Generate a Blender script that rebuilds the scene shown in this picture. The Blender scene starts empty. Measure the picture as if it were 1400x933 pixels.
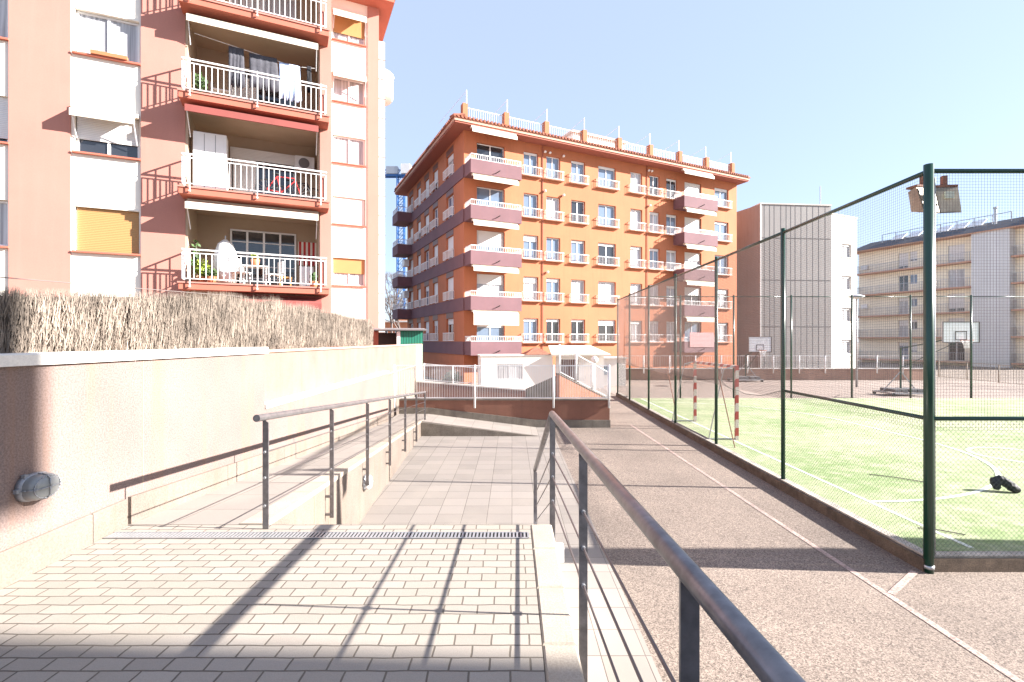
import bpy, math, random
from mathutils import Matrix, Vector
random.seed(7)
SC = bpy.context.scene
R = math.radians
EYE = 2.83                                  # camera height above the sports-ground asphalt
SUN_EL, SUN_AZ = R(25.3), R(93.7)           # azimuth clockwise from +Y
# ------------------------------------------------------------ camera, sky, sun, exposure
cam = bpy.data.cameras.new('camera'); cam.lens = 17.23; cam.sensor_width = 36; cam.clip_end = 3000; cam.clip_start = 0.05
co = bpy.data.objects.new('camera', cam); SC.collection.objects.link(co)
co.location = (0, 0, EYE); co.rotation_euler = (R(90), 0, 0); SC.camera = co
W = bpy.data.worlds.new('World'); SC.world = W; W.use_nodes = True
wn = W.node_tree; bg = wn.nodes['Background']
sky = wn.nodes.new('ShaderNodeTexSky'); sky.sky_type = 'NISHITA'; sky.sun_disc = False
sky.sun_elevation = SUN_EL; sky.sun_rotation = SUN_AZ
sky.air_density = 1.0; sky.dust_density = 0.8; sky.ozone_density = 3.0
hz = wn.nodes.new('ShaderNodeMix'); hz.data_type = 'RGBA'; hz.inputs[0].default_value = .68     # thin high haze evens the clear sky
hz.inputs[7].default_value = (2.0, 2.3, 3.05, 1)
wn.links.new(sky.outputs[0], hz.inputs[6]); wn.links.new(hz.outputs[2], bg.inputs[0]); bg.inputs[1].default_value = 0.086
sl = bpy.data.lights.new('sun', 'SUN'); sl.energy = 5.0; sl.angle = R(0.55); sl.color = (1, .945, .885)
so = bpy.data.objects.new('sun', sl); SC.collection.objects.link(so)
ts = Vector((math.sin(SUN_AZ)*math.cos(SUN_EL), math.cos(SUN_AZ)*math.cos(SUN_EL), math.sin(SUN_EL)))
so.rotation_euler = ts.to_track_quat('Z', 'Y').to_euler(); so.location = (30, -3, 40)
SC.view_settings.view_transform = 'Standard'; SC.view_settings.look = 'None'
SC.view_settings.exposure = 2.1; SC.view_settings.gamma = 1.0
# ------------------------------------------------------------ materials
def nodemat(name):
    m = bpy.data.materials.new(name); m.use_nodes = True
    return m, m.node_tree, m.node_tree.nodes['Principled BSDF']
def N(nt, t, **k):
    n = nt.nodes.new(t)
    for a, b in k.items(): setattr(n, a, b)
    return n
def mixc(nt, fac, a, b, mode='MIX'):
    n = N(nt, 'ShaderNodeMix', data_type='RGBA', blend_type=mode)
    for i, v in ((0, fac), (6, a), (7, b)):
        if hasattr(v, 'type') and hasattr(v, 'links'): nt.links.new(v, n.inputs[i])
        elif i == 0: n.inputs[0].default_value = v
        else: n.inputs[i].default_value = (*v, 1)
    return n.outputs[2]
def noise(nt, scale, detail=4, vec=None, rough=.6, stretch=None):
    n = N(nt, 'ShaderNodeTexNoise'); n.inputs['Scale'].default_value = scale
    n.inputs['Detail'].default_value = detail; n.inputs['Roughness'].default_value = rough
    if vec is None: vec = N(nt, 'ShaderNodeTexCoord').outputs['Object']
    if stretch:
        mp = N(nt, 'ShaderNodeMapping'); mp.inputs['Scale'].default_value = stretch
        nt.links.new(vec, mp.inputs[0]); vec = mp.outputs[0]
    nt.links.new(vec, n.inputs['Vector'])
    return n.outputs[0]
def ramp(nt, v, lo, hi, a=0., b=1.):
    n = N(nt, 'ShaderNodeMapRange'); nt.links.new(v, n.inputs[0])
    n.inputs[1].default_value = lo; n.inputs[2].default_value = hi
    n.inputs[3].default_value = a; n.inputs[4].default_value = b
    return n.outputs[0]
def bump(nt, p, h, strength=.3, dist=.01):
    b = N(nt, 'ShaderNodeBump'); b.inputs['Strength'].default_value = strength; b.inputs['Distance'].default_value = dist
    nt.links.new(h, b.inputs['Height'])
    if p.inputs['Normal'].links: nt.links.new(p.inputs['Normal'].links[0].from_socket, b.inputs['Normal'])
    nt.links.new(b.outputs[0], p.inputs['Normal'])
def sc3(c, f): return tuple(min(1, x*f) for x in c)
def plain(name, col, rough=.7, metal=0, big=None, fine=None, streak=None, spec=None, island=0):
    """big=(scale,amount) blotches, fine=(scale,amount,bumpstrength) grain, streak=(colour,amount) vertical stains"""
    m, nt, p = nodemat(name)
    p.inputs['Roughness'].default_value = rough; p.inputs['Metallic'].default_value = metal
    if spec is not None: p.inputs['Specular IOR Level'].default_value = spec
    c = None
    if big:
        c = mixc(nt, ramp(nt, noise(nt, big[0], 5), .3, .7), sc3(col, 1-big[1]), sc3(col, 1+big[1]))
    if fine:
        f = noise(nt, fine[0], 2, rough=.8)
        c = mixc(nt, ramp(nt, f, .3, .7), sc3((1, 1, 1), 1-fine[1]), (1, 1, 1), 'MULTIPLY') if c is None else c
        base = c if big else col
        mul = mixc(nt, ramp(nt, f, .38, .60), (1-fine[1],)*3, (1, 1, 1))
        c = mixc(nt, 1.0, base, mul, 'MULTIPLY')
        if fine[2]: bump(nt, p, f, fine[2], .006)
    if streak:
        s = noise(nt, 1.0, 5, stretch=(5, 5, .35))
        base = c if c is not None else col
        c = mixc(nt, ramp(nt, s, .5, .78, 0, streak[1]), base, streak[0])
    if island:
        g = N(nt, 'ShaderNodeNewGeometry')
        mul = mixc(nt, g.outputs['Random Per Island'], (1-island,)*3, (1, 1, 1))
        c = mixc(nt, 1.0, c if c is not None else col, mul, 'MULTIPLY')
    if c is None: p.inputs['Base Color'].default_value = (*col, 1)
    else: nt.links.new(c, p.inputs['Base Color'])
    return m
def paving(name, c1, c2, joint, bw, bh, off, mort=.006, rot=0, loc=(0, 0, 0), grime=(.3, .26, .2), gr=.35, bstr=.6, grain=.18, axes=None, warp=.006):
    m, nt, p = nodemat(name); p.inputs['Roughness'].default_value = .85
    tc = N(nt, 'ShaderNodeTexCoord'); mp = N(nt, 'ShaderNodeMapping')
    mp.inputs['Rotation'].default_value = axes or (0, 0, rot); mp.inputs['Location'].default_value = loc
    nt.links.new(tc.outputs['Object'], mp.inputs[0])
    # joints that wander a little
    nz = N(nt, 'ShaderNodeTexNoise'); nz.inputs['Scale'].default_value = 6; nt.links.new(mp.outputs[0], nz.inputs['Vector'])
    sb = N(nt, 'ShaderNodeVectorMath', operation='MULTIPLY_ADD'); sb.inputs[1].default_value = (warp*2,)*3
    nt.links.new(nz.outputs['Color'], sb.inputs[0]); nt.links.new(mp.outputs[0], sb.inputs[2])
    b = N(nt, 'ShaderNodeTexBrick'); b.offset = off; b.offset_frequency = 2; b.squash = 1
    b.inputs['Scale'].default_value = 1; b.inputs['Brick Width'].default_value = bw; b.inputs['Row Height'].default_value = bh
    b.inputs['Mortar Size'].default_value = mort; b.inputs['Mortar Smooth'].default_value = .3; b.inputs['Bias'].default_value = 0
    b.inputs['Color1'].default_value = (*c1, 1); b.inputs['Color2'].default_value = (*c2, 1); b.inputs['Mortar'].default_value = (*joint, 1)
    nt.links.new(sb.outputs[0], b.inputs['Vector'])
    bigf = noise(nt, .9, 6)
    c = mixc(nt, ramp(nt, bigf, .46, .68, 0, gr), b.outputs['Color'], grime)
    f = noise(nt, 160, 2, rough=.8)
    c = mixc(nt, 1.0, c, mixc(nt, ramp(nt, f, .3, .7), (1-grain,)*3, (1, 1, 1)), 'MULTIPLY')
    st = noise(nt, 9, 5)
    c = mixc(nt, ramp(nt, st, .62, .8, 0, .3), c, sc3(grime, .8))
    nt.links.new(c, p.inputs['Base Color'])
    inv = ramp(nt, b.outputs['Fac'], 0, 1, 1, 0); bump(nt, p, inv, bstr, .008); bump(nt, p, f, .25, .003)
    return m
M = {}
M['terrace'] = paving('terrace_pavers', (.36, .32, .275), (.315, .277, .237), (.12, .10, .08), .2, .1, .5, mort=.0055, gr=.35, warp=.009, bstr=.9)
M['tile'] = paving('plaza_tiles', (.31, .275, .245), (.25, .222, .197), (.10, .08, .07), .4, .4, 0, mort=.005, grime=(.33, .29, .25), gr=.5, warp=.002)
M['ramp'] = paving('ramp_tiles', (.33, .29, .255), (.27, .238, .212), (.12, .10, .088), .6, .6, 0, mort=.005, gr=.45, warp=.002, grime=(.36, .31, .27))
M['asphalt'] = plain('court_asphalt', (.27, .215, .18), .9, big=(.5, .2), fine=(140, .5, .15), streak=((.16, .125, .11), .3))
_nt = M['asphalt'].node_tree; _p = _nt.nodes['Principled BSDF']; _src = _p.inputs['Base Color'].links[0].from_socket     # exposed aggregate
_v = N(_nt, 'ShaderNodeTexVoronoi'); _v.inputs['Scale'].default_value = 85; _nt.links.new(N(_nt, 'ShaderNodeTexCoord').outputs['Object'], _v.inputs['Vector'])
_s = N(_nt, 'ShaderNodeSeparateColor'); _nt.links.new(_v.outputs['Color'], _s.inputs[0])
_m = mixc(_nt, ramp(_nt, _s.outputs[0], 0, 1), (.42, .40, .39), (1.5, 1.5, 1.46))
_nt.links.new(mixc(_nt, 1.0, _src, _m, 'MULTIPLY'), _p.inputs['Base Color'])
M['farcourt'] = plain('dusty_pink_court', (.31, .245, .21), .9, big=(.3, .12), fine=(60, .3, .3))
M['paint'] = plain('worn_line_paint', (.46, .34, .295), .8, big=(4, .25), fine=(40, .5, .2))
M['whitepaint'] = plain('white_line_paint', (.72, .76, .66), .8, fine=(60, .3, .2))
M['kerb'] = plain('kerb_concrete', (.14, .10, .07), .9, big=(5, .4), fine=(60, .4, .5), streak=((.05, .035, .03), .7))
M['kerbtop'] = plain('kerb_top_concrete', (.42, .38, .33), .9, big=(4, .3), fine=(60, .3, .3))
M['stucco'] = plain('pink_roughcast', (.225, .166, .150), .95, big=(.9, .12), fine=(75, .38, .8), streak=((.25, .145, .095), .75))
M['cream_wall'] = plain('sun_dimmed_cream_stone', (.195, .158, .132), .9, big=(1.5, .16), fine=(60, .25, .4), streak=((.17, .115, .08), .75))  # cream stone darkened in colour to offset direct sun on upright faces
M['coping'] = plain('pale_coping_stone', (.72, .68, .62), .8, big=(2, .08), fine=(70, .12, .2))
M['cream_stone'] = plain('cream_stone', (.40, .345, .28), .85, big=(2.5, .12), fine=(80, .2, .3), streak=((.36, .28, .2), .5))
M['brownwall'] = plain('brown_roughcast', (.27, .125, .085), .95, big=(1.2, .15), fine=(60, .35, .6), streak=((.15, .08, .06), .4))
M['sunwall'] = plain('sunlit_brown_roughcast', (.40, .19, .12), .95, big=(1.2, .12), fine=(60, .3, .5))  # brighter copy of the brown roughcast, sunlight put into the colour
M['greystone'] = plain('grey_plinth_stone', (.22, .19, .155), .9, big=(3, .25), fine=(60, .3, .3), streak=((.09, .07, .06), .6))
M['darkrail'] = plain('grey_painted_steel', (.19, .18, .185), .33, .55, big=(14, .3), spec=.6)
M['wire'] = plain('steel_cable', (.13, .11, .11), .4, .4)
M['green'] = plain('dark_green_paint', (.008, .045, .028), .28, 0, spec=.6, big=(3, .15))
M['netgreen'] = plain('green_coated_wire', (.035, .06, .045), .5)
M['net'] = plain('grey_cord_net', (.19, .145, .13), .8)
M['white'] = plain('white_paint', (.78, .77, .75), .5, big=(3, .05))
M['whitebar'] = plain('white_painted_bar', (.78, .78, .78), .45)
M['lpink'] = plain('salmon_render', (.44, .195, .155), .9, big=(.5, .06), fine=(30, .05, .1), streak=((.48, .22, .18), .35))
M['lwhite'] = plain('white_render', (.80, .755, .68), .85, big=(.6, .05), streak=((.6, .55, .5), .15))
M['lslab'] = plain('red_slab_render', (.43, .13, .085), .85, big=(1, .08))
M['beige'] = plain('beige_interior_render', (.42, .32, .235), .9, big=(1, .06))
M['orange'] = plain('orange_render', (.44, .155, .074), .9, big=(.35, .10), fine=(20, .05, .1), streak=((.34, .125, .06), .6))
M['purple'] = plain('plum_balcony_render', (.16, .085, .097), .85, big=(.8, .1), streak=((.2, .09, .09), .3))
M['tiles'] = plain('clay_roof_tiles', (.33, .12, .075), .85, big=(2, .2), fine=(10, .3, .4))
M['soffit'] = plain('brown_soffit', (.30, .10, .07), .85)
M['cornice'] = plain('peach_cornice', (.50, .30, .22), .85)
M['frame'] = plain('white_window_frame', (.76, .76, .77), .4)
M['brownframe'] = plain('brown_window_frame', (.13, .05, .03), .5)
def glassmat(name, c, r=.06, spec=1.0, curtain=False):
    m, nt, p = nodemat(name); p.inputs['Roughness'].default_value = r; p.inputs['Specular IOR Level'].default_value = spec
    if curtain:
        w = noise(nt, 1.0, 2, stretch=(14, 14, .4))
        nt.links.new(mixc(nt, ramp(nt, w, .35, .65), sc3(c, .55), sc3(c, 1.1)), p.inputs['Base Color'])
    else: p.inputs['Base Color'].default_value = (*c, 1)
    return m
M['glass_dark'] = glassmat('dark_glass', (.025, .028, .035))
M['glass_blue'] = glassmat('sky_tinted_glass', (.14, .19, .27), .05, 1.0)  # sky reflection painted into the base blue
M['glass_curtain'] = glassmat('curtained_glass', (.50, .50, .52), .12, .7, True)
def slat(name, c, pitch=.05, dark=.6, vert=False):
    m, nt, p = nodemat(name); p.inputs['Roughness'].default_value = .55
    w = N(nt, 'ShaderNodeTexWave', bands_direction='X' if vert else 'Z'); w.inputs['Scale'].default_value = .314/pitch
    nt.links.new(N(nt, 'ShaderNodeTexCoord').outputs['Object'], w.inputs[0])
    nt.links.new(mixc(nt, ramp(nt, w.outputs[1], 0, .35), sc3(c, dark), c), p.inputs['Base Color'])
    bump(nt, p, w.outputs[1], .4, .01)
    return m
M['shutter'] = slat('white_roller_shutter', (.72, .71, .70), .05, .8)
M['yshutter'] = slat('ochre_roller_shutter', (.42, .225, .085), .05, .8)
M['awning'] = plain('cream_awning_cloth', (.62, .56, .47), .8, big=(2, .05))
M['redcloth'] = plain('red_awning_cloth', (.25, .065, .055), .85, big=(2, .1))
M['turf'] = None
m, nt, p = nodemat('sanded_artificial_turf'); p.inputs['Roughness'].default_value = .95
n1 = noise(nt, .35, 6); n2 = noise(nt, 3.2, 5); n3 = noise(nt, 90, 2, rough=.8)
n4 = noise(nt, 1.0, 4, stretch=(.5, 7, 1))
c = mixc(nt, ramp(nt, n1, .35, .65), (.25, .35, .135), (.46, .49, .30))
c = mixc(nt, ramp(nt, n2, .45, .7, 0, .7), c, (.60, .60, .42))
c = mixc(nt, ramp(nt, n4, .5, .7, 0, .45), c, (.20, .33, .09))
c = mixc(nt, 1., c, mixc(nt, ramp(nt, n3, .3, .7), (.45, .45, .45), (1, 1, 1)), 'MULTIPLY')
nt.links.new(c, p.inputs['Base Color']); bump(nt, p, n3, .7, .01); M['turf'] = m
M['slate'] = plain('dark_slate', (.045, .05, .065), .6, big=(1, .15), fine=(8, .2, .2))
M['yellow'] = plain('pale_yellow_render', (.84, .78, .64), .9, big=(.4, .06))
M['greysheet'] = plain('grey_metal_sheet', (.28, .26, .25), .65, 0, big=(.3, .1), streak=((.3, .29, .28), .5))
M['brownsheet'] = plain('taupe_render', (.31, .27, .255), .9, big=(.3, .1), streak=((.2, .15, .13), .4))
M['seam'] = plain('dark_seam', (.16, .155, .16), .7)
M['bwhite'] = plain('pale_render', (.78, .74, .68), .9, big=(.4, .04))
M['reed'] = plain('dry_brushwood', (.30, .245, .20), .9, big=(2.6, .4), island=.6)
M['reedback'] = plain('dark_brushwood_mat', (.12, .075, .045), .95, big=(5, .3))
M['blue'] = plain('crane_blue_paint', (.02, .12, .36), .5)
M['bark'] = plain('grey_bark', (.16, .13, .12), .9)
M['leaf'] = plain('green_leaves', (.06, .12, .03), .7, island=.5)
M['lime'] = plain('yellow_green_leaves', (.30, .38, .05), .7, island=.4)
M['pot'] = plain('terracotta_pot', (.45, .16, .07), .8)
M['red'] = plain('red_paint', (.50, .03, .03), .5)
M['black'] = plain('black_cloth', (.012, .012, .018), .7)
M['rubber'] = plain('black_rubber', (.02, .02, .02), .6)
M['plastic'] = plain('white_plastic', (.75, .75, .74), .4)
M['wood'] = plain('light_wood', (.5, .27, .09), .6)
M['greycloth'] = plain('dark_grey_cloth', (.07, .07, .085), .9, big=(6, .3))
M['bluecloth'] = plain('pale_blue_cloth', (.42, .52, .72), .9, big=(4, .15))
M['pinkcloth'] = plain('pink_striped_sheet', (.50, .27, .27), .9)
M['metal'] = plain('galvanised_steel', (.45, .46, .48), .4, .6, fine=(40, .15, 0))
M['gap'] = plain('drain_dark', (.03, .028, .026), .9)
M['joint'] = plain('dirty_joint', (.30, .23, .17), .9)
M['shedgreen'] = slat('green_corrugated_sheet', (.01, .17, .11), .12, .5, True)
M['brick'] = plain('orange_brick', (.5, .2, .1), .9, big=(1, .2))
M['mud'] = plain('brown_earth', (.22, .17, .12), .95, big=(.5, .2))
M['alu'] = plain('lamp_grey_metal', (.30, .31, .33), .45, .3)
M['lampglass'] = glassmat('frosted_lamp_glass', (.22, .23, .23), .3, .7)
M['bulb'] = plain('pale_lamp_reflector', (.75, .78, .62), .3)
M['reflector'] = plain('weathered_reflector', (.30, .26, .20), .4, .3, big=(6, .3))
M['rust'] = plain('rusty_housing', (.26, .12, .08), .8, big=(20, .5))
M['board'] = plain('white_backboard', (.74, .76, .80), .4)
m, nt, p = nodemat('red_white_goal_paint'); p.inputs['Roughness'].default_value = .5
tc = N(nt, 'ShaderNodeTexCoord'); sx = N(nt, 'ShaderNodeSeparateXYZ'); nt.links.new(tc.outputs['Object'], sx.inputs[0])
ad = N(nt, 'ShaderNodeMath', operation='ADD'); nt.links.new(sx.outputs[1], ad.inputs[0]); nt.links.new(sx.outputs[2], ad.inputs[1])
mo = N(nt, 'ShaderNodeMath', operation='PINGPONG'); mo.inputs[1].default_value = .22; nt.links.new(ad.outputs[0], mo.inputs[0])
gt = N(nt, 'ShaderNodeMath', operation='GREATER_THAN'); gt.inputs[1].default_value = .11; nt.links.new(mo.outputs[0], gt.inputs[0])
nt.links.new(mixc(nt, gt.outputs[0], (.42, .06, .05), (.62, .54, .50)), p.inputs['Base Color']); M['goal'] = m
# ------------------------------------------------------------ mesh helpers
class MB:
    def __init__(s, M4=None): s.v = []; s.f = []; s.M = M4
    def _a(s, pts, faces):
        o = len(s.v)
        s.v += [tuple(s.M @ Vector(q)) if s.M else tuple(q) for q in pts]
        s.f += [tuple(i+o for i in f) for f in faces]
        return s
    def box(s, x0, x1, y0, y1, z0, z1):
        return s._a([(x, y, z) for z in (z0, z1) for y in (y0, y1) for x in (x0, x1)],
                    [(0, 2, 3, 1), (4, 5, 7, 6), (0, 1, 5, 4), (2, 6, 7, 3), (0, 4, 6, 2), (1, 3, 7, 5)])
    def bbox(s, x0, x1, y0, y1, z0, z1, b=.008):
        """box with bevelled top edges"""
        b = min(b, (x1-x0)/3, (y1-y0)/3, (z1-z0)/2)
        P = [(x0, y0, z0), (x1, y0, z0), (x1, y1, z0), (x0, y1, z0), (x0, y0, z1-b), (x1, y0, z1-b), (x1, y1, z1-b), (x0, y1, z1-b),
             (x0+b, y0+b, z1), (x1-b, y0+b, z1), (x1-b, y1-b, z1), (x0+b, y1-b, z1)]
        F = [(3, 2, 1, 0), (8, 9, 10, 11)]
        for i in range(4):
            j = (i+1) % 4; F += [(i, j, 4+j, 4+i), (4+i, 4+j, 8+j, 8+i)]
        return s._a(P, F)
    def hexa(s, b, t):
        return s._a(list(b)+list(t), [(3, 2, 1, 0), (4, 5, 6, 7), (0, 1, 5, 4), (1, 2, 6, 5), (2, 3, 7, 6), (3, 0, 4, 7)])
    def quad(s, *p): return s._a(p, [tuple(range(len(p)))])
    def tube(s, p, q, r, n=6, r2=None, cap=True):
        p, q = Vector(p), Vector(q); d = (q-p)
        if d.length < 1e-6: return s
        d.normalize(); up = Vector((0, 0, 1)) if abs(d.z) < .9 else Vector((1, 0, 0))
        a = d.cross(up).normalized(); b = d.cross(a); r2 = r if r2 is None else r2
        P = []
        for c, rr in ((p, r), (q, r2)):
            for i in range(n):
                th = 2*math.pi*(i+.5)/n; P.append(c+(a*math.cos(th)+b*math.sin(th))*rr)
        F = [(i, (i+1) % n, n+(i+1) % n, n+i) for i in range(n)]
        if cap: F += [tuple(range(n-1, -1, -1)), tuple(range(n, 2*n))]
        return s._a(P, F)
    def path(s, pts, r, n=6):
        for a, b in zip(pts, pts[1:]): s.tube(a, b, r, n)
        return s
    def bar(s, p, q, wx, wz):
        """rectangular bar p->q: wx across, wz up"""
        p, q = Vector(p), Vector(q); d = (q-p).normalized(); up = Vector((0, 0, 1)) if abs(d.z) < .95 else Vector((0, 1, 0))
        a = d.cross(up).normalized()*wx/2; b = a.cross(d).normalized()*wz/2
        return s.hexa([p-a-b, p+a-b, p+a+b, p-a+b], [q-a-b, q+a-b, q+a+b, q-a+b])
    def prism(s, poly, z0, z1):
        n = len(poly); zz0 = z0 if isinstance(z0, (list, tuple)) else [z0]*n; zz1 = z1 if isinstance(z1, (list, tuple)) else [z1]*n
        return s._a([(x, y, zz0[i]) for i, (x, y) in enumerate(poly)]+[(x, y, zz1[i]) for i, (x, y) in enumerate(poly)],
                    [tuple(range(n-1, -1, -1)), tuple(range(n, 2*n))]+[(i, (i+1) % n, n+(i+1) % n, n+i) for i in range(n)])
    def revolve(s, prof, c=(0, 0, 0), n=16, sx=1, sy=1, e=1.):
        pw = lambda v: math.copysign(abs(v)**e, v)
        P = []; F = []; k = len(prof)
        for i in range(n):
            th = 2*math.pi*i/n
            for r, z in prof: P.append((c[0]+r*pw(math.cos(th))*sx, c[1]+r*pw(math.sin(th))*sy, c[2]+z))
        for i in range(n):
            j = (i+1) % n
            for q in range(k-1): F.append((i*k+q, j*k+q, j*k+q+1, i*k+q+1))
        return s._a(P, F)
    def blob(s, c, rx, ry, rz, jit=.0, n=10, k=7):
        P = [(c[0], c[1], c[2]-rz)]; F = []
        for a in range(1, k):
            ph = math.pi*a/k
            for i in range(n):
                th = 2*math.pi*i/n; j = 1+random.uniform(-jit, jit)
                P.append((c[0]+rx*math.sin(ph)*math.cos(th)*j, c[1]+ry*math.sin(ph)*math.sin(th)*j, c[2]-rz*math.cos(ph)*j))
        P.append((c[0], c[1], c[2]+rz)); L = len(P)-1
        for i in range(n):
            j = (i+1) % n; F.append((0, 1+j, 1+i)); F.append((L, 1+(k-2)*n+i, 1+(k-2)*n+j))
            for a in range(k-2): F.append((1+a*n+i, 1+a*n+j, 1+(a+1)*n+j, 1+(a+1)*n+i))
        return s._a(P, F)
    def build(s, name, mat, parent=None, smooth=False, loc=None):
        me = bpy.data.meshes.new(name); me.from_pydata(s.v, [], s.f); me.update()
        if smooth: me.shade_smooth()
        me.materials.append(M[mat] if isinstance(mat, str) else mat)
        o = bpy.data.objects.new(name, me); SC.collection.objects.link(o)
        if parent: o.parent = parent
        if loc: o.location = loc
        return o
def tag(o, label=None, cat=None, group=None, kind=None):
    if label: o['label'] = label
    if cat: o['category'] = cat
    if group: o['group'] = group
    if kind: o['kind'] = kind
    return o
def thing(name, label, cat, loc=(0, 0, 0), rz=0, group=None):
    o = bpy.data.objects.new(name, None); SC.collection.objects.link(o); o.empty_display_size = .2
    o.location = loc; o.rotation_euler = (0, 0, rz); return tag(o, label, cat, group)
def struct(name, mb, mat, label=None):
    return tag(mb.build(name, mat), label=label, kind='structure')
def copytree(o, parent=None):
    c = o.copy(); SC.collection.objects.link(c); c.parent = parent
    for ch in list(o.children): copytree(ch, c)
    return c
def leaves(mb, c, rad, n, size):
    for _ in range(n):
        d = Vector((random.gauss(0, 1), random.gauss(0, 1), random.gauss(0, 1))).normalized()*random.random()**.5
        q = Vector(c)+Vector((d.x*rad[0], d.y*rad[1], d.z*rad[2]))
        a = Vector((random.uniform(-1, 1), random.uniform(-1, 1), random.uniform(-1, 1))).normalized()*size*random.uniform(.6, 1.3)
        b = a.orthogonal().normalized()*size*.4
        mb.quad(q-a*.5, q+b, q+a*.6, q-b)
# ------------------------------------------------------------ ground
WALLX = lambda y: -3.25-.03*y
PARX = lambda y: -1.98-.05*y
DECK = lambda y: 1.22-.075*(y-4.3)
g = MB().quad((-400, -200, 0), (500, -200, 0), (500, 700, 0), (-400, 700, 0)); struct('ground', g, 'asphalt')
g = MB().box(-2.9, 1.25, -4, 16.05, -.05, .006); struct('plaza_paving', g, 'tile')
g = MB().prism([(-60, -20), (-3.62, -20), (-3.98, 20.5), (-60, 20.5)], -.1, 1.3); struct('raised_ground', g, 'mud')
g = MB().quad((5.4, 22.85, .006), (48, 22.85, .006), (48, 35.3, .006), (5.4, 35.3, .006)); struct('far_court', g, 'farcourt')
# terrace under the camera
g = MB().prism([(WALLX(-4)+.002, -4), (.158, -4), (.158, 4.3), (WALLX(4.3)+.002, 4.3)], -.05, 1.22); struct('terrace', g, 'terrace')
t = thing('terrace_coping', 'cream stone coping blocks along the right edge of the brick terrace', 'coping', (0.25, -4, 0))
y = -4.0
while y < 4.29:
    l = min(.6, 4.302-y); MB().bbox(-.088, .088+.01*(y+4)/8, y+4.003, y+4+l-.003, .0, 1.224, .012).build('coping_stone', 'cream_stone', t); y += .6
# stair down from the terrace to the plaza
g = MB()
for i in range(6):
    y0 = 4.304+i*.40; g.box(-2.12, .27, y0, y0+.40, 0.003, 1.22-.174*(i+1))
struct('stairs', g, 'cream_stone')
g = MB().hexa([(.285, 4.31, 0), (.42, 4.31, 0), (.42, 7.15, 0), (.285, 7.15, 0)], [(.285, 4.31, 1.0), (.42, 4.31, 1.0), (.42, 7.15, .05), (.285, 7.15, .05)])
tag(g.build('stair_stringer', 'white'), 'white sloping stringer beside the stairs below the terrace', 'stringer')
# ramp and landing
g = MB(); a, b = 4.304, 14.6
g.hexa([(WALLX(a)+.003, a, 0), (PARX(a)-.203, a, 0), (PARX(b)-.203, b, 0), (WALLX(b)+.003, b, 0)],
       [(WALLX(a)+.003, a, DECK(a)), (PARX(a)-.203, a, DECK(a)), (PARX(b)-.203, b, DECK(b)), (WALLX(b)+.003, b, DECK(b))])
struct('ramp', g, 'ramp')
zl = DECK(14.6)
g = MB().box(-3.72, PARX(14.6), 14.604, 16.03, 0, zl)
struct('landing', g, 'ramp')
g = MB().prism([(PARX(14.6)+.004, 14.6), (.78, 14.6), (.78, 16.03), (PARX(14.6)+.004, 16.03)], -.02, [zl-.004, .012, .012, zl-.004])
struct('lower_ramp', g, 'ramp')
g = MB().prism([(PARX(14.6)+.006, 14.54), (.76, 14.54), (.76, 14.598), (PARX(14.6)+.006, 14.598)], 0, [zl-.03, .008, .008, zl-.03])
tag(g.build('ramp_edge_wall', 'greystone'), 'low stained wedge of stone edging the lower ramp beyond the plaza', 'low wall')
# parapet between ramp and plaza
t = thing('ramp_parapet', 'cream stone side wall of the ramp beside the tiled plaza', 'low wall', (0, 4.3, 0))
def seg(mb, y0, y1, x0, x1, z0, dz):
    mb.hexa([(PARX(y0)+x0, y0-4.3, z0(y0)), (PARX(y0)+x1, y0-4.3, z0(y0)), (PARX(y1)+x1, y1-4.3, z0(y1)), (PARX(y1)+x0, y1-4.3, z0(y1))],
            [(PARX(y0)+x0, y0-4.3, DECK(y0)+dz), (PARX(y0)+x1, y0-4.3, DECK(y0)+dz), (PARX(y1)+x1, y1-4.3, DECK(y1)+dz), (PARX(y1)+x0, y1-4.3, DECK(y1)+dz)])
m1 = MB(); seg(m1, 4.306, 14.6, -.2, 0, lambda y: 0, -.05); m1.build('wall', 'cream_wall', t)
m1 = MB(); y = 4.306
while y < 14.5:
    y1 = min(y+1.2, 14.6); seg(m1, y+.004, y1-.004, -.2, .012, lambda yy: DECK(yy)-.048, .006); y = y1
m1.build('coping', 'cream_stone', t)
m1 = MB()
for y in (5.6, 6.1, 9.9, 12.4): m1.box(PARX(y)-.01, PARX(y)+.0035, y-4.3, y-4.29, .02, DECK(y)-.06)
m1.build('joint', 'joint', t)
# retaining wall on the left
t = thing('retaining_wall', 'long pale pink roughcast retaining wall with a white coping on the left', 'wall', (-3.25, 0, 0), math.atan(.03))
MB().box(-.35, 0, -4, 6.85, 0, 2.66).build('wall', 'stucco', t)
m1 = MB()
for y0, y1 in ((-4, 2.2), (2.206, 4.4), (4.406, 6.9)): m1.bbox(-.39, .035, y0, y1, 2.661, 2.745, .01)
m1.build('coping', 'coping', t)
MB().box(-.35, -.002, 6.853, 14.6, 0, 1.88).build('wall', 'stucco', t)
MB().bbox(-.13, .02, 6.86, 14.62, 1.883, 1.95, .012).build('ledge', 'coping', t)
MB().box(-.36, -.131, 6.853, 20.4, 0, 2.66).build('wall', 'cream_wall', t)
MB().box(-.38, -.11, 20.4, 21.9, 0, 2.66).build('pilaster', 'bwhite', t)
MB().bbox(-.39, -.10, 6.905, 21.95, 2.663, 2.70, .008).build('coping', 'cornice', t)
MB().bbox(-.13, -.08, 14.7, 20.39, 1.80, 1.86, .01).build('ledge', 'joint', t)
m1 = MB(); y = -3.6
while y < 4.2:
    y1 = min(y+1.5, 4.27); m1.bbox(.001, .035, y+.003, y1-.003, 1.16, 1.455, .01); y = y1
m1.build('skirting', 'cream_wall', t)
m1 = MB(); y = 4.31
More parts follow.
